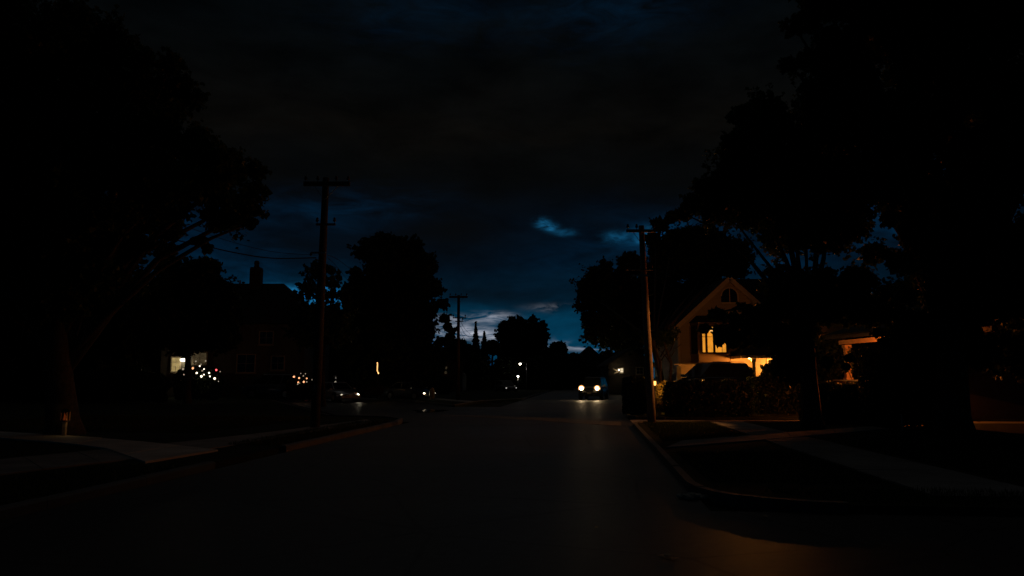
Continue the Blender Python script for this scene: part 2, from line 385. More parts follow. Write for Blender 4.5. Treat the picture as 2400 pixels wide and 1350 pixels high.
# left near lot
L1 = [st(-12, -7.25), st(14, -7.25), st(28, -7.25), st(30.2, -7.6), st(31.6, -8.6), Vector((-7.9, 33.5, 0)), Vector((-21.5, 66.2, 0)), Vector((-53, 130, 0)), (-200, 130), (-200, -12)]
lawn('lawn_left', L1)
kerb('kerb_left_near', [st(-4, -7.2), st(14.2, -7.2)] ); kerb('kerb_left_corner', [st(17.6, -7.2), st(28, -7.2), st(30.2, -7.55), st(31.6, -8.55), Vector((-7.85, 33.5, 0)), Vector((-21.4, 66.2, 0))])
slabs('pavement_left', [gnd(-420, 1122, .1), gnd(0, 1078, .1), gnd(340, 1047, .1), gnd(600, 1018, .1), gnd(860, 984, .1)], [gnd(-420, 1172, .1), gnd(0, 1114, .1), gnd(420, 1066, .1), gnd(640, 1029, .1), gnd(875, 991, .1)], 16, .125, CONCW)
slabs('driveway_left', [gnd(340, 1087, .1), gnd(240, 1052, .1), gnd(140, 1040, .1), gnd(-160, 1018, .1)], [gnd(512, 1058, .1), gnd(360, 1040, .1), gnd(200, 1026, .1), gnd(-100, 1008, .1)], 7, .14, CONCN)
# far left lot
FL = [gnd(1066, 954), gnd(1120, 944), st(60, -5.6), st(330, -5.6), (-120, 330), Vector((-60, 150, 0)), gnd(880, 933)]
lawn('lawn_far_left', [Vector((p[0], p[1], 0)) for p in FL])
kerb('kerb_far_left', [gnd(870, 932), gnd(1062, 953.5), gnd(1068, 953), gnd(1120, 943.5), st(62, -5.55), st(100, -5.55)])
slabs('pavement_far_left', [gnd(960, 929, .1), gnd(1115, 941, .1)], [gnd(975, 932.5, .1), gnd(1100, 944, .1)], 6, .125, CONC)
slabs('driveway_far_right', [st(63, 3.3), st(64, 9)], [st(67, 3.3), st(67, 9)], 3, .125, CONC)
# puddle beside the far kerb
pc = gnd(1006, 963); pud = []
for i in range(22):
    a = 2 * math.pi * i / 22; r = 1 + .18 * math.sin(3 * a + 1) + .1 * math.sin(5 * a)
    pud.append(Vector((pc.x + .85 * r * math.cos(a) - .25 * math.sin(a), pc.y + 1.9 * r * math.sin(a) + .3 * math.cos(a), 0)))
structure(MB().add([(p.x, p.y, .005) for p in pud], [tuple(range(22))]).build('puddle', WATER))

# ------------------------------------------------------------------ LEAVES AND TREES
KITE = np.array([(0, 0, 0), (.28, .45, .05), (0, 1, -.04), (-.28, .45, .05)], float)
MAPLE = np.array([(0, 0, 0), (.30, .12, .03), (.55, .45, -.03), (.25, .50, .02), (0, 1.0, -.05), (-.25, .50, .02), (-.55, .45, -.03), (-.30, .12, .03)], float)
OVAL = np.array([(0, 0, 0), (.30, .3, .05), (.24, .75, .04), (0, 1, -.04), (-.24, .75, .04), (-.30, .3, .05)], float)
def leaves_mesh(name, P, size, mat, tmpl=KITE, droop=.35):
    n = len(P); k = len(tmpl)
    d = RNG.normal(size=(n, 3)); d[:, 2] -= droop; d /= np.linalg.norm(d, axis=1)[:, None]
    r = RNG.normal(size=(n, 3)); x = np.cross(d, r); x /= np.linalg.norm(x, axis=1)[:, None]; z = np.cross(x, d)
    s = size * RNG.uniform(.65, 1.3, n)
    s = s[:, None, None]
    V = P[:, None, :] + s * (tmpl[None, :, 0:1] * x[:, None, :] + (tmpl[None, :, 1:2] - .4) * d[:, None, :] + tmpl[None, :, 2:3] * z[:, None, :])
    me = bpy.data.meshes.new(name); me.vertices.add(n * k); me.vertices.foreach_set('co', V.reshape(-1).astype(np.float32))
    me.loops.add(n * k); me.loops.foreach_set('vertex_index', np.arange(n * k, dtype=np.int32))
    me.polygons.add(n); me.polygons.foreach_set('loop_start', np.arange(0, n * k, k, dtype=np.int32))
    me.materials.append(mat); me.update(calc_edges=True); return me
def ball_points(c, r, n, flat=.85, shell=.45):
    u = RNG.normal(size=(n, 3)); u /= np.linalg.norm(u, axis=1)[:, None]
    q = RNG.uniform(shell ** 3, 1, n) ** (1 / 3)
    lump = 1 + .22 * np.sin(u[:, 0] * 5 + c[0] * 3) * np.cos(u[:, 2] * 4 + c[1] * 2) + .12 * np.sin(u[:, 1] * 9 + c[2] * 5)
    p = u * (q * lump * r)[:, None]; p[:, 2] *= flat
    return p + np.array(c)[None, :]
MAPLE_L = leafmat('maple_leaf', (.045, .075, .020)); OAK_L = leafmat('broad_leaf', (.038, .062, .020)); YEW_L = leafmat('needle_leaf', (.022, .042, .018))
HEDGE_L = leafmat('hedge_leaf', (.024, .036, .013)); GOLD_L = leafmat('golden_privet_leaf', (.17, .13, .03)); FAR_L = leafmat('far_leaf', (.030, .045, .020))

def tree(name, label, base, fork, clumps, leaf, n_clump, mat, tmpl=KITE, trunk_r=.25, flat=.85, depth=2.0, group=None, cat='tree', fill=.35, limbs=True, limb_every=1, px=True, shell=.35, boughs=()):
    """clumps: (px, py, radius_px, depth offset) at the tree's own distance base.y"""
    base = Vector(base); Yb = base.y; T = thing(name, label, cat, base, group=group)
    fork = Vector(fork); m = MB(); h = fork - base
    bend = Vector((random.uniform(-.12, .12), random.uniform(-.1, .1), 0)) * min(1, h.length * .3)
    tp = [base - Vector((0, 0, .08)), base + h * .12, base + h * .45 + bend, base + h * .8 + bend * .6, fork]
    m.tube(tp, [trunk_r * 1.45, trunk_r * 1.08, trunk_r * .92, trunk_r * .8, trunk_r * .62], 10)
    m.build('trunk', BARK, T, True)
    P = []; Q = []
    for i, cl in enumerate(clumps):
        x, y, r = cl[:3]; dz = cl[3] if len(cl) > 3 else RNG.uniform(-1, 1) * depth
        Yc = Yb + dz; c = at(x, y, Yc); R = r * Yc / F
        area = (R / 1.0) ** 2
        n = max(40, int(n_clump * area))
        P.append(ball_points(c, R * .93, n, flat, shell)); Q.append(ball_points(c, R * .80, int(n * .5), flat, 0))
        # loose sprays round the edge of each clump
        for _ in range(12):
            a = RNG.normal(size=3); a /= np.linalg.norm(a); a[2] = a[2] * .8
            k = max(8, int(n * .035)); tt = RNG.uniform(.75, RNG.uniform(1.1, 1.6), k)
            P.append(np.array(c) + a * (R * tt)[:, None] + RNG.normal(0, R * .075, (k, 3)))
        c2 = Vector(c)
        if limbs and i % limb_every == 0 and c2.z > fork.z - .2:
            mid = fork.lerp(c2, .5) + Vector((RNG.uniform(-.3, .3), RNG.uniform(-.3, .3), RNG.uniform(.0, .5))) * min(1.0, R)
            l0 = fork - h.normalized() * random.uniform(0, .9) * min(2, h.length)
            r0 = trunk_r * random.uniform(.28, .42)
            MB().tube([l0, l0.lerp(mid, .5) + Vector((0, 0, .15)), mid, mid.lerp(c2, .6) + Vector((RNG.uniform(-.2, .2), 0, .1)), c2], [r0, r0 * .8, r0 * .6, r0 * .38, r0 * .15], 6).build('limb', BARK, T, True)
    for bg_ in boughs:
        B_ = [at(x, y, Yb + dd) for x, y, dd in bg_]; k = len(B_); MB().tube(B_, [trunk_r * .38 * (1 - .85 * j / (k - 1)) for j in range(k)], 7).build('limb', BARK, T, True)
    o = np.array(base)
    a = leaves_mesh('crown', np.concatenate(P) - o, leaf, mat, tmpl)
    cr = link('crown', a, T)
    if fill:
        inn = leaves_mesh('inner_foliage', np.concatenate(Q) - o, leaf * 2.1, mat, OVAL)
        link('inner_foliage', inn, cr)
    return T
def blobs(outline, step, r, jitter=.35):
    """fill a silhouette polygon with clumps"""
    xs = [p[0] for p in outline]; ys = [p[1] for p in outline]; out = []
    def inside(x, y):
        c = False; n = len(outline)
        for i in range(n):
            x1, y1 = outline[i]; x2, y2 = outline[(i + 1) % n]
            if (y1 > y) != (y2 > y) and x < (x2 - x1) * (y - y1) / (y2 - y1) + x1: c = not c
        return c
    y = min(ys)
    while y < max(ys):
        x = min(xs)
        while x < max(xs):
            qx, qy = x + random.uniform(-jitter, jitter) * step, y + random.uniform(-jitter, jitter) * step
            if inside(qx, qy): out.append((qx, qy, r * random.uniform(.75, 1.2)))
            x += step
        y += step
    return out

# the big maple leaning in from the left
o1 = [(-260, -60), (20, -40), (60, 30), (140, 50), (190, 60), (240, 95), (280, 130), (350, 160), (390, 180), (410, 235), (400, 285), (450, 330), (500, 385), (560, 410), (575, 440),
      (555, 480), (500, 500), (430, 490), (370, 500), (330, 560), (340, 640), (280, 720), (120, 760), (-260, 780)]
cl = blobs(o1, 70, 72)
cl += [(35, 10, 42, 0), (110, 60, 40, .4), (200, 45, 40, 0), (262, 90, 36, .5), (330, 138, 34, 0), (400, 150, 36, .4), (425, 200, 32, 0), (455, 236, 30, .2), (395, 268, 34, -.4),
       (470, 322, 34, 0), (510, 362, 34, .5), (560, 392, 36, 0), (600, 400, 28, .3), (604, 452, 28, 0), (585, 492, 30, .4), (540, 512, 28, 0), (505, 528, 20, .2), (588, 522, 12, .1), (468, 565, 12, 0), (485, 582, 10, .1), (400, 545, 26, .2), (390, 590, 26, 0)]
tree('maple_tree', 'big dark maple filling the picture above the driveway with the small orange-lit post', gnd(150, 1018, .1), at(130, 760, 21.6), cl, .15, 560, MAPLE_L, MAPLE, .42, depth=1.6, limb_every=3)

# right side: huge tree over the garden
o2 = [(1930, -60), (1905, 40), (1880, 110), (1890, 170), (1870, 215), (1900, 260), (1930, 300), (1960, 350), (1960, 430), (1970, 500), (2050, 500), (2130, 540), (2140, 620), (2180, 700), (2300, 770), (2620, 800), (2660, -60)]
cl = [q for q in blobs(o2, 78, 80) if not (2345 < q[0] < 2420 and 430 < q[1] < 500) and not (2000 < q[0] < 2130 and 500 < q[1] < 590)]
cl += [(1862, 62, 26, 0), (1895, 55, 30, .4), (1850, 150, 22, 0), (1890, 145, 32, .3), (1905, 215, 36, 0), (1925, 255, 34, .3), (1985, 15, 40, 0), (1940, 95, 44, 0), (2105, 775, 34, .6), (2140, 760, 50, .8), (2185, 790, 56, 1), (2120, 815, 40, 1), (2098, 735, 36, .8), (2000, 540, 30), (2050, 592, 38), (2110, 612, 40), (2092, 515, 22), (2140, 560, 30), (2066, 862, 14, 1.5), (2060, 880, 14, 1.5), (2060, 780, 9, .5), (2073, 806, 10, .5), (2240, 800, 60, 1), (2300, 820, 60, 0), (2370, 830, 66, 1)]
tree('shade_tree', 'tallest tree, a huge dark crown above the porch with the orange-lit beam', gnd(2230, 1012, .1), at(2230, 700, 23.6), cl, .16, 450, OAK_L, MAPLE, .48, depth=1.7, limb_every=2)

# maple in front of the lit house, its lower bough crossing the window
o3 = [(1735, 285), (1800, 270), (1860, 290), (1930, 300), (1990, 380), (2010, 480), (1990, 540), (1900, 560), (1850, 610), (1800, 560), (1770, 520), (1740, 560), (1690, 560), (1640, 540), (1640, 490), (1690, 430), (1730, 370)]
cl = blobs(o3, 58, 60)
cl += [(1722, 272, 20, 0), (1740, 262, 20, .3), (1790, 258, 24, 0), (1712, 330, 24, .2), (1700, 390, 28, 0), (1650, 440, 30, .3), (1624, 478, 26, 0), (1600, 500, 22, .2), (1830, 300, 36, 0)]
o3b = [(1830, 620), (2060, 600), (2060, 780), (1990, 790), (1900, 880), (1850, 850), (1840, 800), (1820, 770), (1830, 700)]
cl += [q for q in blobs(o3b, 58, 50) if not (q[0] > 1905 and q[1] > 735)] + [q for q in blobs([(1845, 790), (1925, 780), (1925, 905), (1850, 900)], 44, 38)] + [(1826, 815, 24), (1838, 845, 26), (1842, 872, 24), (1822, 780, 24), (1940, 740, 34), (1990, 735, 36), (2040, 735, 36), (1935, 850, 14), (1990, 838, 6, .2), (1981, 858, 5, .3)]
for q in [(1830, 690, 30), (1815, 720, 26), (1745, 722, 15), (1765, 738, 18), (1790, 730, 22), (1722, 748, 20), (1690, 738, 17), (1672, 736, 12), (1752, 762, 20), (1785, 768, 26), (1654, 768, 4), (1646, 774, 3), (1686, 776, 13), (1697, 792, 12),
          (1705, 775, 20), (1730, 790, 19), (1755, 795, 16), (1780, 800, 14), (1800, 792, 22), (1825, 800, 24), (1684, 800, 6), (1710, 797, 13), (1708, 783, 12), (1716, 806, 9), (1742, 806, 10), (1768, 800, 9)]: cl.append(q + (RNG.uniform(-.5, .5),))
tree('garden_maple', 'dark maple whose low bough hangs across the lit bay window', gnd(1905, 1004, .1), at(1890, 720, 24.6), cl, .145, 760, MAPLE_L, MAPLE, .28, depth=1.1, limb_every=4, boughs=([(1890, 715, 0), (1850, 722, .1), (1800, 748, .1), (1740, 764, 0), (1690, 772, -.1), (1650, 772, -.1)], [(1850, 722, .1), (1810, 770, .2), (1770, 795, .2)]))

# tree behind the leaning pole
o4 = [(1450, 640), (1490, 610), (1540, 600), (1550, 545), (1575, 520), (1620, 530), (1680, 560), (1735, 590), (1745, 640), (1700, 660), (1670, 690), (1620, 740), (1590, 760), (1560, 800), (1500, 810), (1470, 800), (1400, 780), (1378, 720), (1390, 670), (1420, 640)]
cl = blobs(o4, 38, 40)
cl += [(1362, 720, 14, 0), (1380, 738, 20, 0), (1378, 758, 18, 0), (1390, 712, 24, 0), (1372, 690, 20, .3), (1395, 640, 20, 0), (1420, 622, 18, .4), (1462, 612, 18, 0), (1385, 770, 16, 0), (1420, 800, 16, .3), (1440, 812, 12, 0), (1388, 790, 12, .2), (1530, 560, 22, 0), (1548, 528, 24, 0), (1572, 510, 18, 0), (1480, 600, 14), (1720, 600, 24), (1735, 625, 18), (1650, 690, 20), (1640, 655, 24), (1665, 640, 22), (1632, 726, 15), (1668, 694, 13), (1690, 712, 20), (1662, 730, 17), (1722, 712, 16), (1605, 738, 10), (1580, 770, 20)]
tree('street_tree', 'broad dark tree behind the orange-lit leaning pole', gnd(1560, 938), at(1530, 800, 43), cl, .23, 330, OAK_L, OVAL, .22, depth=1.6, limb_every=8)
for i, (x0, x1, x2, lab) in enumerate([(1572, 1571, 1560, 'thin bare trunk lit orange, close to the corner of the lit house'), (1550, 1546, 1535, 'thin dim trunk between the leaning pole and the lit house')]):
    bp = at(x0, 925, 42.5 + i * 1.2); bp.z = .70; T = thing('slender_tree', lab, 'tree', bp, group='slender trunks by the lit house')
    MB().tube([bp, at(x1, 880, bp.y), at(x1 + 2, 850, bp.y), at(x2, 815, bp.y), at(x2 - 6, 780, bp.y)], [.10, .085, .075, .06, .04], 8).build('trunk', BARK, T, True)
    for k in range(4):
        a = at(x1 + (k % 2) * 2, 850 - k * 14, bp.y); e = at(x1 + random.choice((-24, 20, -14, 26)), 822 - k * 16, bp.y)
        MB().tube([a, a.lerp(e, .5) + Vector((0, .1, .1)), e], [.04, .03, .012], 6).build('limb', BARK, T, True)
    P = np.concatenate([ball_points(at(x2 + random.uniform(-22, 22), 790 + random.uniform(-20, 12), bp.y), .4, 130) for _ in range(6)])
    link('crown', leaves_mesh('crown', P - np.array(bp), .15, OAK_L, OVAL), T)

# left background trees
o5 = [(390, 620), (440, 600), (480, 615), (500, 650), (520, 690), (540, 740), (540, 800), (360, 820), (360, 640)]
tree('garden_tree', 'rounded dark tree directly behind the maple, next to the chimney house', at(440, 930, 50).xy.to_3d() + Vector((0, 0, .1)), at(440, 800, 50), blobs(o5, 40, 40), .25, 420, OAK_L, OVAL, .22, depth=1.3, limb_every=3)
cl = [(750, 625, 24), (725, 640, 18), (775, 650, 24), (745, 665, 30), (790, 660, 14), (720, 672, 18), (705, 692, 18), (735, 690, 18), (790, 690, 16), (812, 700, 14), (765, 688, 16), (755, 730, 34), (715, 735, 34), (800, 730, 34), (740, 780, 44), (790, 780, 44), (710, 780, 36)]
tree('sparse_tree', 'small ragged tree with pale sky showing through, right behind the tall utility pole', at(756, 940, 47).xy.to_3d() + Vector((0, 0, .1)), at(756, 780, 47), cl, .24, 260, MAPLE_L, MAPLE, .16, depth=.9, fill=0)
o6 = [(895, 565), (920, 560), (975, 580), (990, 620), (1002, 665), (1022, 695), (1028, 740), (1020, 790), (1030, 840), (1010, 875), (850, 880), (815, 840), (815, 760), (820, 710), (838, 660), (840, 610), (865, 590)]
cl = blobs(o6, 34, 38)
cl += [(902, 556, 10, 0), (906, 566, 14, 0), (935, 568, 16, 0), (975, 574, 16, 0), (850, 592, 18, 0), (832, 640, 16, 0), (815, 692, 18, 0), (1000, 612, 14, 0), (1025, 680, 16, 0), (1038, 712, 14, 0), (1040, 745, 12, 0), (1050, 765, 9, 0), (1062, 775, 7, 0), (1054, 790, 8, 0), (1036, 800, 14, 0)]
tree('lime_tree', 'tall dense dark tree between the two left utility poles', at(925, 945, 66).xy.to_3d() + Vector((0, 0, .1)), at(925, 840, 66), cl, .33, 280, OAK_L, OVAL, .34, depth=2.2, limb_every=4)
o7 = [(1180, 765), (1205, 755), (1235, 752), (1262, 760), (1275, 790), (1278, 850), (1262, 885), (1172, 885), (1170, 800)]
cl = blobs(o7, 17, 19); cl += [(1200, 750, 10, 0), (1222, 753, 9, 0), (1250, 750, 10, 0), (1270, 762, 10, 0), (1178, 768, 10, 0), (1280, 790, 8, 0), (1170, 790, 8, 0)]
tree('domed_tree', 'round-topped dark tree standing in the gap at the end of the street', at(1222, 910, 138).xy.to_3d() + Vector((0, 0, .1)), at(1222, 850, 138), cl, .5, 190, FAR_L, KITE, .4, depth=3, limb_every=6)

def conifer(name, label, x, top, bot, half, Yd, leaf=.4):
    bp = at(x, 905, Yd); bp.z = .05; T = thing(name, label, 'tree', bp)
    MB().tube([bp, at(x, top + 4, Yd)], [.22, .03], 8).build('trunk', BARK, T, True)
    P = []
    for k in range(34):
        f = k / 33; y = top + (bot - top) * f; w = half * (f ** .9) * (1 + .25 * math.sin(k * 1.9)) * Yd / F; c = np.array(at(x, y, Yd))
        n = int(30 + 120 * f); a = RNG.uniform(0, 2 * np.pi, n); r = w * np.sqrt(RNG.uniform(.1, 1, n))
        P.append(c + np.stack([r * np.cos(a), r * np.sin(a), -r * .35 + RNG.normal(0, .12, n)], 1))
    link('crown', leaves_mesh('crown', np.concatenate(P) - np.array(bp), leaf, FAR_L, KITE, .6), T)
conifer('spire_conifer', 'slim pointed conifer silhouette just right of the farthest utility pole', 1115, 757, 880, 19, 118)
conifer('short_conifer', 'short pointed conifer between the slim conifer and the round-topped tree', 1135, 780, 880, 24, 122)
far = [('scrubby_tree', 'low scrubby tree filling the gap beside the round-topped tree', 1155, 800, 16, 125), ('low_tree', 'low round tree at the foot of the farthest utility pole', 1072, 812, 34, 100),
       ('small_round_tree', 'small round tree right of the round-topped tree', 1308, 808, 22, 150), ('far_hedge_tree', 'far low tree in front of the distant gabled roof', 1345, 838, 26, 158),
       ('far_bushy_tree', 'far bushy tree beyond the oncoming car', 1425, 832, 26, 160), ('far_copse_tree', 'far dark tree behind the broad street tree', 1475, 815, 34, 150),
       ('roadside_tree', 'dark low tree above the parked car far down the street', 1190, 862, 40, 112), ('backdrop_tree', 'low dark tree behind the white street lamp', 1255, 862, 42, 116),
       ('end_tree', 'dark tree at the road end beside the oncoming car', 1310, 858, 40, 120), ('road_end_tree', 'dark tree right behind the oncoming car', 1390, 868, 36, 122), ('bungalow_tree', 'dark tree beside the house with the narrow pale window', 1110, 850, 36, 110)]
for nm, lab, x, y, r, Yd in far:
    cl = [(x, y + 14, r * .8, 0)] + [(x + math.cos(a) * r * .55, y + 12 + math.sin(a) * r * .5, r * .5, RNG.uniform(-1, 1)) for a in np.arange(0, 6.2, .8)] + [(x + q, y + r * 1.3, r * .6, 0) for q in (-r * .6, 0, r * .6)]
    cl = [(c0, min(c1, HOR + 1.3 * F / Yd - c2 * .5), c2, c3) for c0, c1, c2, c3 in cl]
    bp = at(x, 900, Yd); bp.z = .05
    tree(nm, lab, bp, at(x, y + r * .9, Yd), cl, .42, 260, FAR_L, KITE, .2, depth=1, limb_every=5, limbs=False)
for nm, lab, x, y, r, Yd in [('left_row_tree', 'dark tree behind the chimney house and the ragged tree', 700, 778, 58, 92), ('left_back_tree', 'dark tree closing the gap behind the ragged tree', 800, 780, 58, 94), ('dark_garden_tree', 'dark tree beyond the lamp-lit window of the chimney house', 350, 790, 90, 74),
                             ('plot_tree', 'dark tree standing behind the lit house roof on the far side', 1900, 720, 80, 75), ('back_plot_tree', 'dark tree behind the orange-lit porch', 2150, 760, 120, 60), ('corner_plot_tree', 'dark tree at the picture edge behind the huge crown', 2380, 720, 140, 62), ('edge_tree', 'dark tree at the picture edge behind the maple', 60, 740, 160, 60), ('lawn_tree', 'dark leafy tree between the maple trunk and the chimney house', 240, 760, 120, 58), ('gap_tree', 'dark tree right of the huge trunk, low in the garden', 2290, 810, 90, 46), ('low_garden_tree', 'low dark tree behind the sedan with the bright headlight', 790, 820, 60, 84)]:
    cl = [(x + math.cos(a) * r * q * .62, y + math.sin(a) * r * q * .62, r * .42, RNG.uniform(-2, 2)) for q in (.35, 1.0) for a in np.arange(0, 6.2, .8 if q > .5 else 1.6)] + [(x + q * r, y + r * 1.1, r * .5) for q in (-.5, 0, .5)]
    bp = at(x, 930, Yd); bp.z = .05
    tree(nm, lab, bp, at(x, y + r * .9, Yd), cl, .40, 220, OAK_L, KITE, .28, depth=1.5, limb_every=4)

# ------------------------------------------------------------------ HEDGES AND SHRUBS
def hedge(name, label, x0, x1, ytop, Yd, thick, leaf=.075, dens=420, cat='hedge', base_z=.08, round_=.35, group=None, mat=None):
    a = at(x0, ytop, Yd); c = at(x1, ytop, Yd); L = (c - a).length; hgt = a.z - base_z; mid = (a + c) / 2; bp = Vector((mid.x, Yd, base_z)); T = thing(name, label, cat, bp, group=group)
    n = int(dens * (L * hgt * 2 + L * thick + hgt * thick * 2))
    u = RNG.uniform(-1, 1, (n, 3)); ax = RNG.integers(0, 5, n)
    for i, (k, s) in enumerate(((0, 1), (0, -1), (1, -1), (1, 1), (2, 1))):
        u[ax == i, k] = s * RNG.uniform(.86, 1.0, (ax == i).sum())
    nn = np.linalg.norm(u, axis=1); mx = np.abs(u).max(1); u2 = u * ((1 - round_) + round_ * mx / np.maximum(nn, .01) * 1.15)[:, None]
    lump = 1 + .05 * np.sin(u[:, 0] * 7 + 1) * np.sin(u[:, 2] * 5) + .04 * np.sin(u[:, 0] * 17)
    P = np.stack([u2[:, 0] * L / 2 * lump, u2[:, 1] * thick / 2 * lump, hgt / 2 + u2[:, 2] * hgt / 2 * lump], 1)
    link('foliage', leaves_mesh('foliage', P, leaf, mat or HEDGE_L, OVAL, 0), T)
    m = int(n * .25); u = RNG.uniform(-.86, .86, (m, 3)); P = np.stack([u[:, 0] * L / 2, u[:, 1] * thick / 2, hgt / 2 + u[:, 2] * hgt / 2], 1)
    link('inner_foliage', leaves_mesh('inner_foliage', P, leaf * 2.6, mat or HEDGE_L, OVAL, 0), T)
    for q in (-.3, .05, .33):
        MB().tube([Vector((mid.x + q * L, Yd, base_z - .03)), Vector((mid.x + q * L + .05, Yd, base_z + hgt * .6))], [.05, .02], 6).build('stem', BARK, T, True)
    return T
hedge('clipped_hedge', 'long clipped hedge with lit top, between the leaning pole and the parked van', 1560, 1762, 892, 33.2, 1.5, .085)
hedge('golden_hedge', 'small rounded shrub with yellow-lit top just right of the leaning pole', 1536, 1592, 897, 35.0, 1.3, .08, cat='shrub', round_=.7, mat=GOLD_L)
hedge('dark_hedge', 'upright dark hedge block left of the leaning pole', 1462, 1518, 884, 35.5, 1.6, .085, round_=.25)
hedge('side_hedge', 'dark hedge right of the parked van, below the lit porch', 1752, 1905, 880, 34.5, 1.3, .085)
hedge('garden_hedge', 'dark hedge running below the orange-lit porch post', 1880, 2060, 898, 28.2, 1.2, .085, base_z=-.02, round_=.15)
hedge('porch_shrub', 'leafy dark shrub against the glowing porch wall', 1788, 1832, 852, 45.5, 1.2, .13, 200, 'shrub', .72, .8)
hedge('corner_shrub', 'small shrub at the foot of the porch column', 1748, 1764, 862, 46.2, .7, .10, 200, 'shrub', .72, .8)
hedge('left_shrub', 'dark bush with white string lights in front of the lamp-lit window', 415, 520, 862, 56.5, 1.8, .12, 230, 'shrub', .08, .7)
hedge('drive_shrub', 'dark bush with reddish string lights behind the parked van tail', 676, 738, 882, 57.5, 1.6, .12, 230, 'shrub', .08, .7)
hedge('dark_screen_shrub', 'tall dark evergreen hiding the lamp of the orange porch', 2030, 2215, 812, 25.8, 1.6, .10, 420, 'shrub', .0, .22)
hedge('yew_shrub', 'tall dark evergreen between the lit house and the orange porch', 1868, 1972, 790, 38.5, 1.6, .12, 260, 'shrub', .6, .4)
hedge('laurel_shrub', 'tall dark shrub seen through the orange-lit porch', 1985, 2130, 765, 41, 1.5, .14, 200, 'shrub', .6, .3)
hedge('boundary_hedge', 'dark hedge along the far side of the left lawn', 120, 400, 872, 52, 1.4, .13, 160)
hedge('street_hedge', 'dark hedge behind the two cars on the side street', 850, 1060, 880, 78, 1.5, .17, 130)

# ------------------------------------------------------------------ UTILITY POLES AND WIRES
WOODD = pmat('shaded_pole_wood', (.075, .06, .048), .85, var=.35, scale=6, bump=.5, bscale=30, spec=.2)  # pole wood copied darker, so lamp spill hardly shows on these poles
def utility_pole(label, base, top, r0, r1, arms, extras=(), steps=True, WOODP=WOODP):
    T = thing('utility_pole', label, 'utility pole', base, group='utility poles along the street')
    top = Vector(top); base = Vector(base); d = top - base
    MB().tube([base - Vector((0, 0, .1)), base + d * .3, base + d * .7, top], [r0, r0 * .9 + r1 * .1, r0 * .45 + r1 * .55, r1], 14).build('pole', WOODP, T, True)
    for y, xa, xb, th, ins in arms:
        a, c = at(xa, y, base.y - r1 - .05), at(xb, y, base.y - r1 - .05)
        ar = MB().beam(a, c, .10, th).build('crossarm', WOODP, T)
        for q in ins:
            p = a.lerp(c, q) + Vector((0, 0, th / 2))
            MB().lathe(p, [(.012, 0), (.012, .06), (.05, .07), (.055, .11), (.035, .13), (.045, .16), (.03, .20), (.0, .21)], 10).build('insulator', CERAM, ar, True)
        if th > .09:
            for s in (.2, .8):
                MB().beam(a.lerp(c, s), base + d * (((a.z + c.z) / 2 - .55 - base.z) / d.z) + Vector((0, -r1 - .02, 0)), .03, .012).build('brace', METAL, T)
    for k in range(5):
        p = base + d * (.28 + k * .09); s = -1 if k % 2 else 1
        if steps: MB().tube([p, p + Vector((s * (r0 + .12), 0, .02))], .010, 6).build('step_bolt', METAL, T)
    p = base + d * .16 + Vector((0, -r0 * .93, 0))
    MB().box(p, (.09, .008, .14)).build('number_plate', METAL, T)
    for e in extras: e(T, base, d)
    return T
b1, b2, b3 = gnd(738, 1003, .1), gnd(1528, 992, .1), gnd(1073, 938, .1)
def bracket(f, ln):
    def go(T, base, d):
        p = base + d * f
        MB().beam(p + Vector((-ln, -.14, 0)), p + Vector((ln * .4, -.14, 0)), .05, .06).build('cable_bracket', METAL, T)
        MB().lathe(p + Vector((-ln, -.14, -.10)), [(.03, 0), (.04, .05), (.03, .1)], 8).build('cable_clamp', BLACKM, T)
    return go
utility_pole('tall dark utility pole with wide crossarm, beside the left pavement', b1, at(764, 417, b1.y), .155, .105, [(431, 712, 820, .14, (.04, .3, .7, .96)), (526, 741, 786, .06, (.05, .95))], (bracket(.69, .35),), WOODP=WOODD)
utility_pole('leaning utility pole lit orange along one side, next to the clipped hedge', b2, at(1503, 529, b2.y), .15, .10, [(541, 1468, 1537, .10, (.05, .35, .93)), (632, 1466, 1531, .05, (.06, .94))], (bracket(.74, .5),))
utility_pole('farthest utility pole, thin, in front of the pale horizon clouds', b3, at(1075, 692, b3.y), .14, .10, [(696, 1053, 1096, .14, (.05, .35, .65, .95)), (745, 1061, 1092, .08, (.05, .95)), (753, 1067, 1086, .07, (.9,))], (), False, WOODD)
def wire(label, pts, r=.012, n=5):
    P = [at(*p) for p in pts]; out = []
    for i in range(len(P) - 1):                      # smooth sag between given points
        p0, p1, p2, p3 = P[max(0, i - 1)], P[i], P[i + 1], P[min(len(P) - 1, i + 2)]
        for k in range(6):
            t = k / 6; out.append(.5 * ((2 * p1) + (p2 - p0) * t + (2 * p0 - 5 * p1 + 4 * p2 - p3) * t * t + (3 * p1 - p0 - 3 * p2 + p3) * t ** 3))
    out.append(P[-1])
    return tag(MB().tube(out, r, n).build('overhead_cable', WIREM), label, 'cable', 'overhead cables')
wire('thick overhead cable sagging from the tall pole into the maple', [(741, 604, 26.3), (640, 605, 25.6), (560, 594, 25), (470, 574, 24.2), (395, 557, 23.5), (250, 500, 22)], .020)
wire('thin overhead wire above the thick sagging cable', [(744, 598, 26.3), (640, 590, 25.6), (540, 566, 25), (440, 532, 24), (350, 495, 23)], .008)
wire('upper wire running from the tall pole down to the dense tree', [(768, 598, 26.6), (790, 607, 34), (820, 630, 48), (835, 648, 60)], .012)
wire('lower wire running from the tall pole down to the dense tree', [(768, 604, 26.6), (785, 620, 34), (808, 648, 48), (825, 672, 60)], .010)
for dy, x1, y1, lab in [(0, 1112, 792, 'uppermost'), (12, 1110, 798, 'middle'), (26, 1108, 806, 'lowest')]:
    wire(lab + ' of the three thin wires falling from the farthest pole to the conifer', [(1079, 752 + dy, 57.6), (1092, 774 + dy * .9, 80), (x1, y1, 117)], .016)

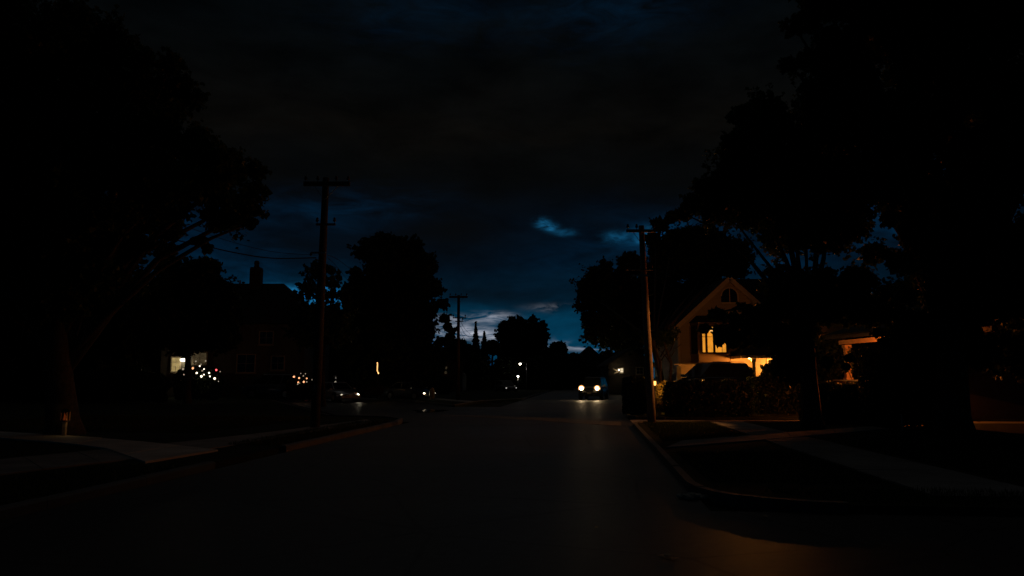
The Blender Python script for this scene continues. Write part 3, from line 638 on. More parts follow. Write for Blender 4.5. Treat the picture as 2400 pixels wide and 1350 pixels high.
# ------------------------------------------------------------------ LIT HOUSE
SIDE = pmat('painted_siding', (.42, .36, .27), .6, var=.12, scale=1.5, bump=.12, bscale=25)
SIDEC = pmat('painted_siding_backing', (.30, .26, .20), .7, var=.12)
TRIM = pmat('cream_trim', (.60, .52, .40), .5, var=.10)
DOORM = pmat('stained_door', (.12, .05, .025), .45, var=.3)
WARM = emat('lit_curtain', (1.0, .36, .030), 1.08, .3, 2.2)
WARMB = emat('lit_lampshade', (1.0, .52, .14), 1.5)
BULB = emat('porch_bulb', (1.0, .62, .22), 26)
BAYP = pmat('brown_bay_paint', (.17, .115, .075), .55, var=.12)
DARKIN = pmat('dark_interior', (.02, .018, .016), .9)
def glass(name, rough=.02):
    m = bpy.data.materials.new(name); m.use_nodes = True; t = m.node_tree; q = NB(t); t.nodes.clear()
    tr = q.n('ShaderNodeBsdfTransparent'); tr.inputs[0].default_value = (.95, .95, .93, 1)
    gl = q.n('ShaderNodeBsdfGlossy'); gl.inputs['Roughness'].default_value = rough
    fr = q.n('ShaderNodeFresnel'); fr.inputs[0].default_value = 1.45
    mx = q.n('ShaderNodeMixShader'); t.links.new(fr.outputs[0], mx.inputs[0]); t.links.new(tr.outputs[0], mx.inputs[1]); t.links.new(gl.outputs[0], mx.inputs[2])
    t.links.new(mx.outputs[0], q.n('ShaderNodeOutputMaterial').inputs[0]); return m
PANE = glass('window_glass')

HY = 50.0; K = F / HY
def hx(px): return (px - 1200) / K
def hzz(py): return at(1710, py, HY).z
xl, xr, xa = hx(1590), hx(1830), hx(1710); zb, ze, za = .70, hzz(763), hzz(655)
house = thing('lit_house', 'two-storey timber house with a glowing bay window and steep gable behind the hedge', 'house', (xa, HY, zb))
wall = MB().extr([(xl, HY, zb), (xr, HY, zb), (xr, HY, ze), (xa, HY, za), (xl, HY, ze)], (0, 8.5, 0)).build('wall', SIDEC, house)
# lap siding, board by board
row = .205; z = zb
while z < za - .25:
    zc = z + row / 2
    if zc < ze: a, c = xl, xr
    else:
        f = (zc + .1 - ze) / (za - ze); a, c = xl + (xa - xl) * f, xr + (xa - xr) * f
    if c - a > .3:
        cut = a + (c - a) * random.uniform(.35, .65)
        for p, q in ((a, cut), (cut, c)):
            piece('siding_board', SIDE, wall, ((p + q) / 2, HY - .028, zc), (q - p - .004, .022, row + .018), (math.radians(-4.5), 0, 0))
    z += row
z = zb
while z < ze - .1:      # shaded side wall by the tree
    piece('siding_board', SIDE, wall, (xl - .028, HY + 4.25, z + row / 2), (.022, 8.4, row + .018), (0, math.radians(4.5), 0)); z += row
for x in (xl, xr): MB().box((x, HY - .03, (zb + ze) / 2), (.14, .12, ze - zb)).build('corner_board', TRIM, house)
# gable roof with rake boards
def rake(x0, z0, x1, z1, nm, over=.35):
    d = Vector((x1 - x0, 0, z1 - z0)).normalized()
    return d
ov = .42
for sgn, x0 in ((-1, xl), (1, xr)):
    d = (Vector((x0, 0, ze)) - Vector((xa, 0, za))).normalized(); e = Vector((x0, 0, ze)) + d * .45; t = Vector((xa, 0, za)); n = Vector((-d.z * -sgn, 0, d.x * -sgn)); n = n if n.z > 0 else -n
    pts = [Vector((t.x, HY - ov, t.z)) + n * .02, Vector((e.x, HY - ov, e.z)) + n * .02, Vector((e.x, HY + 8.8, e.z)) + n * .02, Vector((t.x, HY + 8.8, t.z)) + n * .02]
    rf = MB().extr(pts, n * .14).build('roof_slope', SHING, house)
    k = 18
    for i in range(k):                               # shingle courses
        p = Vector((e.x, 0, e.z)).lerp(Vector((t.x, 0, t.z)), (i + .5) / k) + n * .172
        MB().beam((p.x, HY - ov - .01, p.z), (p.x, HY + 8.8, p.z), (e - t).length / k * 1.05, .02, n).build('shingle_course', SHING, rf)
    a = Vector((t.x, HY - ov - .02, t.z)) + n * .03; c = Vector((e.x, HY - ov - .02, e.z)) + n * .03
    MB().extr([a + n * .12, c + n * .12, c - n * .16, a - n * .16], (0, -.05, 0)).build('rake_board', TRIM, house)
    MB().extr([Vector((t.x, HY - ov, t.z)) - n * .03, Vector((e.x, HY - ov, e.z)) - n * .03, Vector((e.x, HY - ov, e.z)) - n * .06, Vector((t.x, HY - ov, t.z)) - n * .06], (0, ov - .04, 0)).build('soffit', TRIM, house)
# arched gable window
gx, gz = hx(1712), hzz(694)
pts = [(gx - .55, HY - .05, gz - .45), (gx + .55, HY - .05, gz - .45)] + [(gx + .55 * math.cos(a), HY - .05, gz + .55 * math.sin(a)) for a in np.linspace(0, math.pi, 9)]
gw = MB().extr(pts, (0, -.03, 0)).build('gable_window', GLASSD, house)
for i in range(len(pts) - 1):
    MB().beam(pts[i], pts[i + 1], .10, .09).build('frame_piece', TRIM, gw)
MB().beam((gx, HY - .1, gz - .45), (gx, HY - .1, gz + .5), .05, .05).build('mullion', TRIM, gw)
# bay window
bx0, bx1, bz0, bz1, bd = hx(1629), hx(1699), hzz(847), hzz(762), .85
bay = MB(); sp = .32
plan = [(bx0 - sp, HY - .04), (bx0, HY - bd), (bx1, HY - bd), (bx1 + sp, HY - .04)]
wz0, wz1 = hzz(829), hzz(766)
bay.prism(plan, bz0, wz0 - .04); bayo = bay.build('bay_window', BAYP, house)
MB().prism(plan, wz1 + .04, bz1 + .12).build('bay_head', BAYP, bayo)
top = [(bx0 - sp - .1, HY - .04), (bx0 - .08, HY - bd - .12), (bx1 + .08, HY - bd - .12), (bx1 + sp + .1, HY - .04)]
rb = MB(); rb.add([(p[0], p[1], bz1 + .122) for p in top] + [(bx0 + .1, HY - .04, bz1 + .62), (bx1 - .1, HY - .04, bz1 + .62)], [(3, 2, 1, 0), (1, 2, 5, 4), (0, 1, 4), (2, 3, 5), (0, 4, 5, 3)]); rb.build('bay_roof', SHING, bayo)
MB().prism([(p[0] + (p[0] - (bx0 + bx1) / 2) * .03, p[1] - (.05 if p[1] < HY - .1 else 0)) for p in plan], bz0 - .10, bz0 - .002).build('bay_base_moulding', BAYP, bayo)
MB().prism([(p[0] + (p[0] - (bx0 + bx1) / 2) * .03, p[1] - (.05 if p[1] < HY - .1 else 0)) for p in plan], wz0 - .10, wz0 - .035).build('sill', BAYP, bayo)
for i in range(3):
    a, c = plan[i], plan[i + 1]
    pa = Vector((a[0], a[1], 0)); pc_ = Vector((c[0], c[1], 0))
    for k, p in enumerate((pa, pc_)):
        MB().beam((p.x, p.y - (.0 if i != 1 else .003), wz0 - .03), (p.x, p.y - (.0 if i != 1 else .003), wz1 + .04), .12, .12).build('corner_post', BAYP, bayo) if (i == 1 or (i == 0 and k == 0) or (i == 2 and k == 1)) else None
fy = HY - bd
def fx(zx): return hx(1500 + zx / 4.5)
DW = pmat('dark_window_frame', (.035, .024, .016), .5, var=.2)
frames = [(fx(612), fx(664)), (fx(664), fx(744)), (fx(744), fx(878))]
for i, (a, c) in enumerate(frames):
    w = MB(); w.box(((a + c) / 2, fy + .04, wz0 + .035), (c - a, .06, .07)); w.box(((a + c) / 2, fy + .04, wz1 - .03), (c - a, .06, .07))
    w.box((a + .035, fy + .04, (wz0 + wz1) / 2), (.07, .058, wz1 - wz0 - .13)); w.box((c - .035, fy + .04, (wz0 + wz1) / 2), (.07, .058, wz1 - wz0 - .13))
    sash = w.build('sash', DW, bayo)
    MB().box(((a + c) / 2, fy + .04, (wz0 + wz1) / 2), (c - a - .13, .008, wz1 - wz0 - .12)).build('pane', PANE, bayo)
for x_a, x_b, z_a, z_b in ((bx0 - .02, frames[0][0], wz0 - .03, wz1 + .03), (frames[2][1], bx1 + .02, wz0 - .03, wz1 + .03), (frames[0][0], frames[2][1], wz0 - .05, wz0 + .004), (frames[0][0], frames[2][1], wz1 + .002, wz1 + .06)):
    if x_b - x_a > .005: MB().box(((x_a + x_b) / 2, fy + .045, (z_a + z_b) / 2), (x_b - x_a, .07, z_b - z_a)).build('window_surround', DW, bayo)
zt = hzz(791)
for i, (a, c) in enumerate(frames[:2]): MB().box(((a + c) / 2, fy + .036, zt), (c - a - .14, .03, .028)).build('glazing_bar', DW, bayo)
MB().box((fx(826), fy + .036, (wz0 + wz1) / 2), (.02, .03, wz1 - wz0 - .13)).build('glazing_bar', DW, bayo)
MB().box(((bx0 + bx1) / 2, HY - .06, (wz0 + wz1) / 2), (bx1 - bx0 + .4, .02, wz1 - wz0 + .1)).build('room_wall', WARM, bayo)
for i, (a, c) in enumerate(((bx0 - .15, fx(660)), (fx(752), fx(800)), (fx(838), bx1 + .1))):     # gathered curtains
    m = MB(); n = 14; vs = []
    for k in range(n + 1):
        x = a + (c - a) * k / n; y = HY - .35 + .05 * math.sin(k * 2.1 + i)
        vs += [(x, y, wz0), (x, y, wz1)]
    m.add(vs, [(2 * k, 2 * k + 2, 2 * k + 3, 2 * k + 1) for k in range(n)]); m.build('curtain', emat('lit_curtain_fold', (1.0, .38, .038), 1.02, .25, 3), bayo)
MB().lathe(((fx(748)), HY - .42, wz1 - .34), [(.10, .26), (.20, .1), (.24, .0), (.0, 0.0)], 14).build('lamp_shade', WARMB, bayo, True)
for sx_, nm in ((0, 'side_pane'), (2, 'side_pane')):
    a, c = plan[sx_], plan[sx_ + 1]
    pa, pb = Vector((a[0], a[1], wz0 - .05)), Vector((c[0], c[1], wz0 - .05)); u = (pb - pa)
    MB().extr([pa + u * .03, pa + u * .97, pa + u * .97 + Vector((0, 0, wz1 - wz0 + .1)), pa + u * .03 + Vector((0, 0, wz1 - wz0 + .1))], (0, .03, 0)).build(nm, GLASSD, bayo)
# ground-floor windows
def window(parent, x0, x1, z0, z1, y, frame, pane, bars=(1, 1), name='window', sill=True):
    w = MB(); t = .09
    w.box(((x0 + x1) / 2, y, z1 + t / 2), (x1 - x0 + 2 * t, .08, t)); w.box(((x0 + x1) / 2, y, z0 - t / 2), (x1 - x0 + 2 * t, .08, t))
    w.box((x0 - t / 2, y, (z0 + z1) / 2), (t, .078, z1 - z0)); w.box((x1 + t / 2, y, (z0 + z1) / 2), (t, .078, z1 - z0))
    o = w.build(name, frame, parent)
    nx, nz = bars
    for i in range(nx):
        for j in range(nz):
            a, c = x0 + (x1 - x0) * i / nx, x0 + (x1 - x0) * (i + 1) / nx; p, q = z0 + (z1 - z0) * j / nz, z0 + (z1 - z0) * (j + 1) / nz
            MB().box(((a + c) / 2, y + .012, (p + q) / 2), (c - a - .03, .012, q - p - .03)).build('pane', pane, o)
    for i in range(1, nx): MB().box((x0 + (x1 - x0) * i / nx, y + .004, (z0 + z1) / 2), (.035, .03, z1 - z0)).build('glazing_bar', frame, o)
    for j in range(1, nz): MB().box(((x0 + x1) / 2, y + .002, z0 + (z1 - z0) * j / nz), (x1 - x0, .028, .03)).build('glazing_bar', frame, o)
    if sill: MB().box(((x0 + x1) / 2, y - .05, z0 - .13), (x1 - x0 + .3, .16, .05)).build('sill', frame, o)
    return o
window(house, hx(1642), hx(1690), hzz(890), hzz(857), HY - .09, TRIM, GLASSD, (2, 2))
# low wing wall and meter ledge at the tree corner
MB().box((xl - .15, HY - .25, hzz(854)), (.5, .3, .06)).build('meter_ledge', TRIM, house)
MB().box((xl - .10, HY - .22, hzz(875)), (.28, .2, .9)).build('meter_box', METAL, house)
# cross wing roof behind
zr = hzz(645); rx0, rx1 = hx(1740), hx(2060); Yr = HY + 4.2
mr = MB().add([(rx0, HY + .9, 5.2), (rx1, HY + .9, 5.2), (rx1, HY + 7.5, 5.2), (rx0, HY + 7.5, 5.2), (rx0, Yr, zr + .3), (rx1, Yr, zr + .3)], [(0, 1, 5, 4), (2, 3, 4, 5), (0, 4, 3), (1, 2, 5), (3, 2, 1, 0)]).build('wing_roof', SHING, house)
MB().prism([(xr + .02, HY + 1.3), (rx1 - .4, HY + 1.3), (rx1 - .4, HY + 7.1), (xr + .02, HY + 7.1)], zb, 5.19).build('wing_wall', SIDEC, house)
# porch
px0, px1, py0 = hx(1737), hx(1880), HY - 2.7; pz = at(1750, 833, py0).z
pxx = (at(1735, 830, py0).x, at(1892, 830, py0).x); ridge = at(1800, 800, HY - .3).z
P0 = [(pxx[0], py0, pz), (pxx[1], py0, pz), (pxx[1], HY - .06, pz), (pxx[0], HY - .06, pz)]
pr = MB().add(P0 + [(pxx[0] + 1.0, HY - 1.2, ridge), (pxx[1] - 1.0, HY - 1.2, ridge)], [(0, 1, 5, 4), (2, 3, 4, 5), (0, 4, 3), (1, 2, 5), (3, 2, 1, 0)]).build('porch_roof', SHING, house)
MB().box(((pxx[0] + pxx[1]) / 2, py0 + .02, pz - .09), (pxx[1] - pxx[0] - .2, .10, .16)).build('porch_beam', TRIM, house)
MB().box((pxx[0] + .12, (py0 + HY) / 2, pz - .092), (.10, HY - py0 - .2, .155)).build('porch_side_beam', TRIM, house)
MB().box(((pxx[0] + pxx[1]) / 2, (py0 + HY) / 2 + .02, pz - .02), (pxx[1] - pxx[0] - .3, HY - py0 - .15, .02)).build('porch_ceiling', TRIM, house)
for q in (1767.5, 1868):
    c = at(q, 870, py0 + .12); 
    cb = MB().lathe((c.x, c.y, zb), [(.17, 0), (.17, .12), (.11, .14), (.10, pz - zb - .42), (.14, pz - zb - .40), (.15, pz - zb - .18)], 16).build('porch_column', TRIM, house, True)
MB().box(((pxx[0] + pxx[1]) / 2, (py0 + HY) / 2, zb + .10), (pxx[1] - pxx[0] - .1, HY - py0 - .1, .26)).build('porch_floor', CONC, house)
window(house, hx(1797), hx(1815), zb + 1.35, zb + 2.2, HY - .09, TRIM, GLASSD, (1, 2))
dr = MB().box((hx(1838), HY - .08, zb + 1.3), (.95, .06, 2.1)).build('door', DOORM, house)
MB().lathe((hx(1838) - .38, HY - .14, zb + 1.2), [(.0, -.03), (.035, -.02), (.035, .02), (.0, .03)], 10).build('door_knob', METAL, dr, True)
# soffit downlight at the porch corner and the porch wall lantern
pl = thing('porch_downlight', 'small bright downlight under the porch eave corner', 'lamp', at(1756, 834, py0 + .35))
c = at(1756, 834, py0 + .35); c.z = pz - .05
MB().lathe(c, [(.10, .0), (.10, -.05), (.085, -.06)], 14).build('housing', BLACKM, pl, True)
MB().lathe(c - Vector((0, 0, .11)), [(.0, -.05), (.05, -.035), (.07, .0), (.06, .045)], 12).build('bulb', BULB, pl, True)
lamp('porch_downlight_glow', c - Vector((.0, 0, .22)), 430, (1, .315, .040), .07, pl)
wl = thing('porch_lantern', 'glowing wall lantern on the porch wall behind the leafy shrub', 'lamp', (hx(1808), HY - .15, hzz(863)))
c = Vector((hx(1806), HY - .22, hzz(860)))
MB().box(c + Vector((0, .10, .0)), (.10, .08, .22)).build('back_plate', BLACKM, wl)
MB().lathe(c, [(.05, -.16), (.08, -.14), (.09, .10), (.06, .16), (.0, .2)], 8).build('lantern_glass', BULB, wl)
MB().lathe(c + Vector((0, 0, .201)), [(.11, 0), (.06, .07), (.0, .1)], 8).build('cap', BLACKM, wl)
lamp('porch_lantern_glow', c + Vector((-.1, -.25, 0)), 75, (1, .36, .055), .1, wl)

# ------------------------------------------------------------------ ADDED LAMPS BEHIND POLE AND HEDGE
def fill_lamp(label, sb, power, aim=None):  # unseen lamps added to light the yellow shrub and the hedge top
    sd = thing('fill_lamp', label, 'lamp', sb, group='added lamps behind the hedge')
    MB().tube([sb - Vector((0, 0, .05)), sb + Vector((0, 0, 1.0))], .05, 10).build('post', BLACKM, sd, True)
    MB().lathe(sb + Vector((0, 0, 1.08)), [(.05, -.08), (.07, -.06), (.07, .08), (.05, .10)], 10).build('lantern_glass', MATS.get('fill_lamp_glass') or lantern_glass('fill_lamp_glass', (1, .42, .08), 2), sd, True)
    MB().lathe(sb + Vector((0, 0, 1.2)), [(.10, .0), (.07, .04), (.0, .06)], 12).build('cap', BLACKM, sd, True)
    lamp('fill_lamp_glow', sb + Vector((0, 0, 1.08)), power, (1, .42, .08), .06, sd, *((math.radians(125), Vector(aim), .4) if aim else ()))
fill_lamp('added lamp hidden right behind the leaning pole, beside the yellow-lit shrub', Vector((6.25, 33.95, .40)), 52, (.8, .5, -.05))
fill_lamp('added lamp hidden behind the clipped hedge at the parked van nose', Vector((8.5, 34.45, .45)), 110)

# ------------------------------------------------------------------ HOUSE WITH THE ORANGE PORCH
ORW = pmat('porch_paint', (.55, .36, .22), .6, var=.15)
PY = 31.5
oh = thing('porch_house', 'dark house showing only its orange-lit porch beam and post', 'house', Vector((at(2100, 900, PY).x, PY, .1)))
x0, x1 = at(1972, 800, PY).x, at(2230, 800, PY).x; zt = at(1972, 800, 33.3).z; wz = at(1972, 893, 33.3).z
dirb = at(2085, 798, 36.0) - at(1972, 800, PY)
bA = at(1970, 803, 33.5); bB = at(2330, 770, 24.5)
MB().beam(bA, bB, .16, .17).build('porch_beam', ORW, oh)
pA = Vector((at(1984, 800, 33.25).x, 33.25, 0))
MB().box((pA.x, pA.y, (wz + zt) / 2 - .06), (.22, .22, zt - wz - .2)).build('porch_post', ORW, oh)
MB().box((pA.x, pA.y, wz + .07), (.30, .30, .14)).build('post_base', ORW, oh)
MB().box((pA.x, pA.y, zt - .22), (.30, .26, .12)).build('post_cap', ORW, oh)
hw = (bB - bA); hw.z = 0; hwn = hw.normalized(); nrm = Vector((hwn.y, -hwn.x, 0))
def along(l, o, z): p = bA + hwn * l + nrm * o; return Vector((p.x, p.y, z))
MB().extr([along(-.3, .16, .08), along(4.0, .16, .08), along(4.0, .16, wz), along(-.3, .16, wz)], -nrm * .25).build('porch_low_wall', pmat('dark_brick', (.09, .05, .04), .85, var=.3), oh)
MB().extr([along(-.4, .22, wz), along(4.0, .22, wz), along(4.0, .22, wz + .06), along(-.4, .22, wz + .06)], -nrm * .36).build('wall_coping', CONC, oh)
MB().extr([along(-.55, .45, zt + .16), along(4.3, .45, zt + .16), along(4.3, -3.4, zt + 1.4), along(-.55, -3.4, zt + 1.4)], (0, 0, .14)).build('roof', SHING, oh)
MB().beam(along(-.5, .5, zt + .15), along(5, .5, zt + .15), .05, .12).build('gutter', BLACKM, oh)
MB().extr([along(.6, -2.6, .1), along(3.4, -2.6, .1), along(3.4, -2.6, zt + 1.0), along(.6, -2.6, zt + 1.0)], -nrm * 4).build('wall', pmat('dark_clapboard', (.035, .03, .026), .7), oh)
MB().extr([along(3.0, -2.55, 1.3), along(4.2, -2.55, 1.3), along(4.2, -2.55, 2.5), along(3.0, -2.55, 2.5)], nrm * .05).build('window', GLASSD, oh)
# creeper up the post
cp = np.concatenate([ball_points((pA.x + .04 * math.sin(k * 2), pA.y - .16, wz + .55 + k * .17), .17, 46, 1, 0) for k in (0, 1, 2.0, 2.6, 4.2)])
cv = thing('creeper', 'leafy creeper climbing the orange-lit porch post', 'creeper', Vector((pA.x, pA.y - .2, wz)))
link('foliage', leaves_mesh('foliage', cp - np.array(ORG[cv.name]), .10, OAK_L, OVAL), cv)
MB().tube([Vector((pA.x + .1, pA.y - .15, wz + .03)), Vector((pA.x - .08, pA.y - .15, wz + .5)), Vector((pA.x + .08, pA.y - .15, wz + 1.1)), Vector((pA.x, pA.y - .15, wz + 1.5))], .015, 6).build('stem', BARK, cv)
pll = thing('porch_lamp', 'orange porch lamp hidden behind the tall dark evergreen', 'lamp', at(2066, 866, 29.3).xy.to_3d() + Vector((0, 0, .08)))
c = at(2066, 866, 29.3)
MB().tube([Vector((c.x, c.y, .08)), Vector((c.x, c.y, 2.2))], .04, 10).build('post', BLACKM, pll, True)
MB().lathe(c, [(.06, -.14), (.10, -.10), (.11, .10), (.05, .16)], 8).build('lantern_glass', lantern_glass('orange_lantern', (1, .30, .04), 1), pll)
MB().lathe(c + Vector((0, 0, .162)), [(.13, 0), (.05, .09), (.0, .1)], 8).build('cap', BLACKM, pll)
lamp('porch_lamp_glow', c, 620, (1, .225, .028), .1, pll)
fp = at(1752, 786, 27.9); fd = thing('pole_fill_lamp', 'added hooded orange lamp hidden in the garden maple, lighting the leaning pole', 'lantern', fp)  # unseen lamp added in the maple to light the leaning pole
ax = (Vector((5.1, 27.4, 1.6)) - fp).normalized()
MB().tube([fp + Vector((0, 0, .1)), fp + Vector((0, 0, .45)), at(1745, 762, 26.4)], .006, 5).build('cord', WIREM, fd)
MB().tube([fp - ax * .20, fp - ax * .05, fp + ax * .02], [.05, .09, .11], 12).build('hood', BLACKM, fd, True)
MB().tube([fp + ax * .021, fp + ax * .03], [.095, .09], 12).build('lens', emat('pole_fill_lens', (1, .34, .07), 4), fd)
lamp('pole_fill_beam', fp + ax * .16, 215, (1, .36, .08), .05, fd, math.radians(105), ax, .5)

# ------------------------------------------------------------------ CHIMNEY HOUSE ON THE LEFT
DWALL = pmat('dark_render', (.16, .15, .13), .8, var=.2)
CY = 66.0
def cx(px): return (px - 1200) * CY / F
def cz(py): return at(600, py, CY).z
ch = thing('chimney_house', 'dark house with a tall chimney and hipped roof behind the left lawn', 'house', (cx(560), CY, .08))
MB().prism([(cx(380), CY), (cx(715), CY), (cx(715), CY + 9), (cx(380), CY + 9)], .05, cz(760)).build('wall', DWALL, ch)
e = .5; zr = at(600, 664, CY + 4).z; ze2 = cz(758)
MB().add([(cx(380) - e, CY - e, ze2), (cx(722) + e, CY - e, ze2), (cx(722) + e, CY + 9 + e, ze2), (cx(380) - e, CY + 9 + e, ze2), (at(500, 664, CY + 4).x, CY + 4.2, zr), (at(664, 664, CY + 4).x, CY + 4.2, zr)],
         [(0, 1, 5, 4), (2, 3, 4, 5), (0, 4, 3), (1, 2, 5), (3, 2, 1, 0)]).build('roof', SHING, ch)
BRK = pmat('chimney_brick', (.16, .075, .05), .9, var=.35, scale=8)
a, c2 = at(586, 664, CY + 3.6), at(611, 664, CY + 3.6); zt2 = at(598, 630, CY + 3.6).z
chm = MB().box(((a.x + c2.x) / 2, CY + 3.8, (zt2 + ze2 + 1) / 2), (c2.x - a.x, .8, zt2 - ze2 - 1)).build('chimney', BRK, ch)
MB().box(((a.x + c2.x) / 2, CY + 3.8, zt2 + .06), (c2.x - a.x - .12, .9, .14)).build('chimney_cap', BRK, chm)
MB().lathe(((a.x + c2.x) / 2, CY + 3.8, zt2 + .132), [(.26, 0), (.2, .3), (.24, .34), (.24, .46), (.18, .62), (.05, .66)], 12).build('chimney_pot', BRK, chm, True)
MB().tube([(at(563, 664, CY + 4).x, CY + 4, zr - .2), (at(563, 664, CY + 4).x, CY + 4, zr + .28)], .07, 8).build('vent_pipe', METAL, ch)
CW = emat('cream_lit_room', (1.0, .72, .28), .42, .4, 3); CWd = emat('dim_lit_room', (1.0, .72, .36), .055, .5, 3)
w1 = window(ch, cx(407), cx(426), cz(871), cz(838), CY - .06, TRIM, CW, (2, 3))
w2 = window(ch, cx(457), cx(487), cz(852), cz(827), CY - .06, TRIM, CWd, (2, 2))
window(ch, cx(560), cx(600), cz(872), cz(832), CY - .06, TRIM, GLASSD, (2, 2)); window(ch, cx(640), cx(668), cz(866), cz(836), CY - .06, TRIM, GLASSD, (2, 2))
for q in (420, 520, 610): window(ch, cx(q), cx(q + 30), cz(806), cz(778), CY - .06, TRIM, GLASSD, (2, 2))
MB().box((cx(536), CY - .05, 1.1), (1.0, .06, 2.1)).build('door', DOORM, ch)
ln = thing('wall_lantern', 'bright white wall lantern beside the lit window of the chimney house', 'lamp', (cx(436), CY - .1, cz(843)))
c = Vector((cx(436), CY - .32, cz(843)))
MB().box(c + Vector((0, .26, .02)), (.14, .08, .3)).build('back_plate', BLACKM, ln)
MB().beam(c + Vector((0, .24, .12)), c + Vector((0, 0, .12)), .03, .03).build('arm', BLACKM, ln)
MB().lathe(c, [(.10, -.18), (.24, -.10), (.26, .05), (.1, .1)], 10).build('lantern_glass', emat('white_lantern', (1, .90, .68), 3.2), ln, True)
MB().lathe(c + Vector((0, 0, .102)), [(.28, 0), (.1, .12), (.0, .16)], 10).build('cap', BLACKM, ln)
lamp('wall_lantern_glow', c + Vector((0, -.1, -.25)), 9, (1, .80, .45), .12, ln)

# ------------------------------------------------------------------ STRING LIGHTS
def strings(label, bulbs, Yd):
    T = thing('string_lights', label, 'string lights', Vector((at(bulbs[0][0], 890, Yd).x, Yd, .1)))
    bulbs2 = sorted(bulbs, key=lambda q: q[0]); P = []
    for x, y, r, col in bulbs2:
        p = at(x, y, Yd + RNG.uniform(-.25, .25)); P.append(p)
        o = MB().lathe(p, [(.0, -r), (r * .7, -r * .7), (r, 0), (r * .7, r * .7), (.0, r)], 8).build('bulb', {'w': emat('white_bulb', (1, .86, .62), 3.0), 'o': emat('amber_bulb', (1, .42, .18), 1.5), 'r': emat('red_bulb', (1, .10, .10), 2.4), 'd': emat('dim_bulb', (1, .8, .55), .35)}[col], T, True)
    MB().tube([p + Vector((0, .04, .05)) for p in P], .008, 5).build('cord', WIREM, T)
strings('white string lights with one red bulb on the bush before the lamp-lit window',
    [(452, 863, .085, 'o'), (461, 874, .07, 'w'), (468, 858, .055, 'w'), (478, 865, .05, 'w'), (474, 869, .06, 'd'), (478, 878, .05, 'w'), (472, 882, .085, 'w'), (490, 874, .065, 'w'), (492, 882, .055, 'w'), (503, 887, .085, 'w'), (507, 867, .075, 'r'),
     (442, 883, .05, 'd'), (482, 846, .055, 'd'), (471, 854, .05, 'd'), (459, 847, .06, 'd'), (429, 865, .08, 'd'), (431, 878, .05, 'd'), (512, 894, .04, 'd'), (516, 871, .04, 'd'), (437, 863, .04, 'd')], 55.4)
strings('reddish string lights on the bush behind the parked van tail',
    [(689, 883, .085, 'o'), (701, 886, .07, 'o'), (719, 887, .06, 'o'), (712, 895, .08, 'o'), (699, 896, .06, 'o'), (732, 890, .05, 'd'), (719, 895, .05, 'd'), (698, 900, .05, 'd'), (711, 881, .05, 'd'), (705, 875, .04, 'd'), (716, 876, .04, 'd'), (702, 898, .04, 'd')], 56.5)

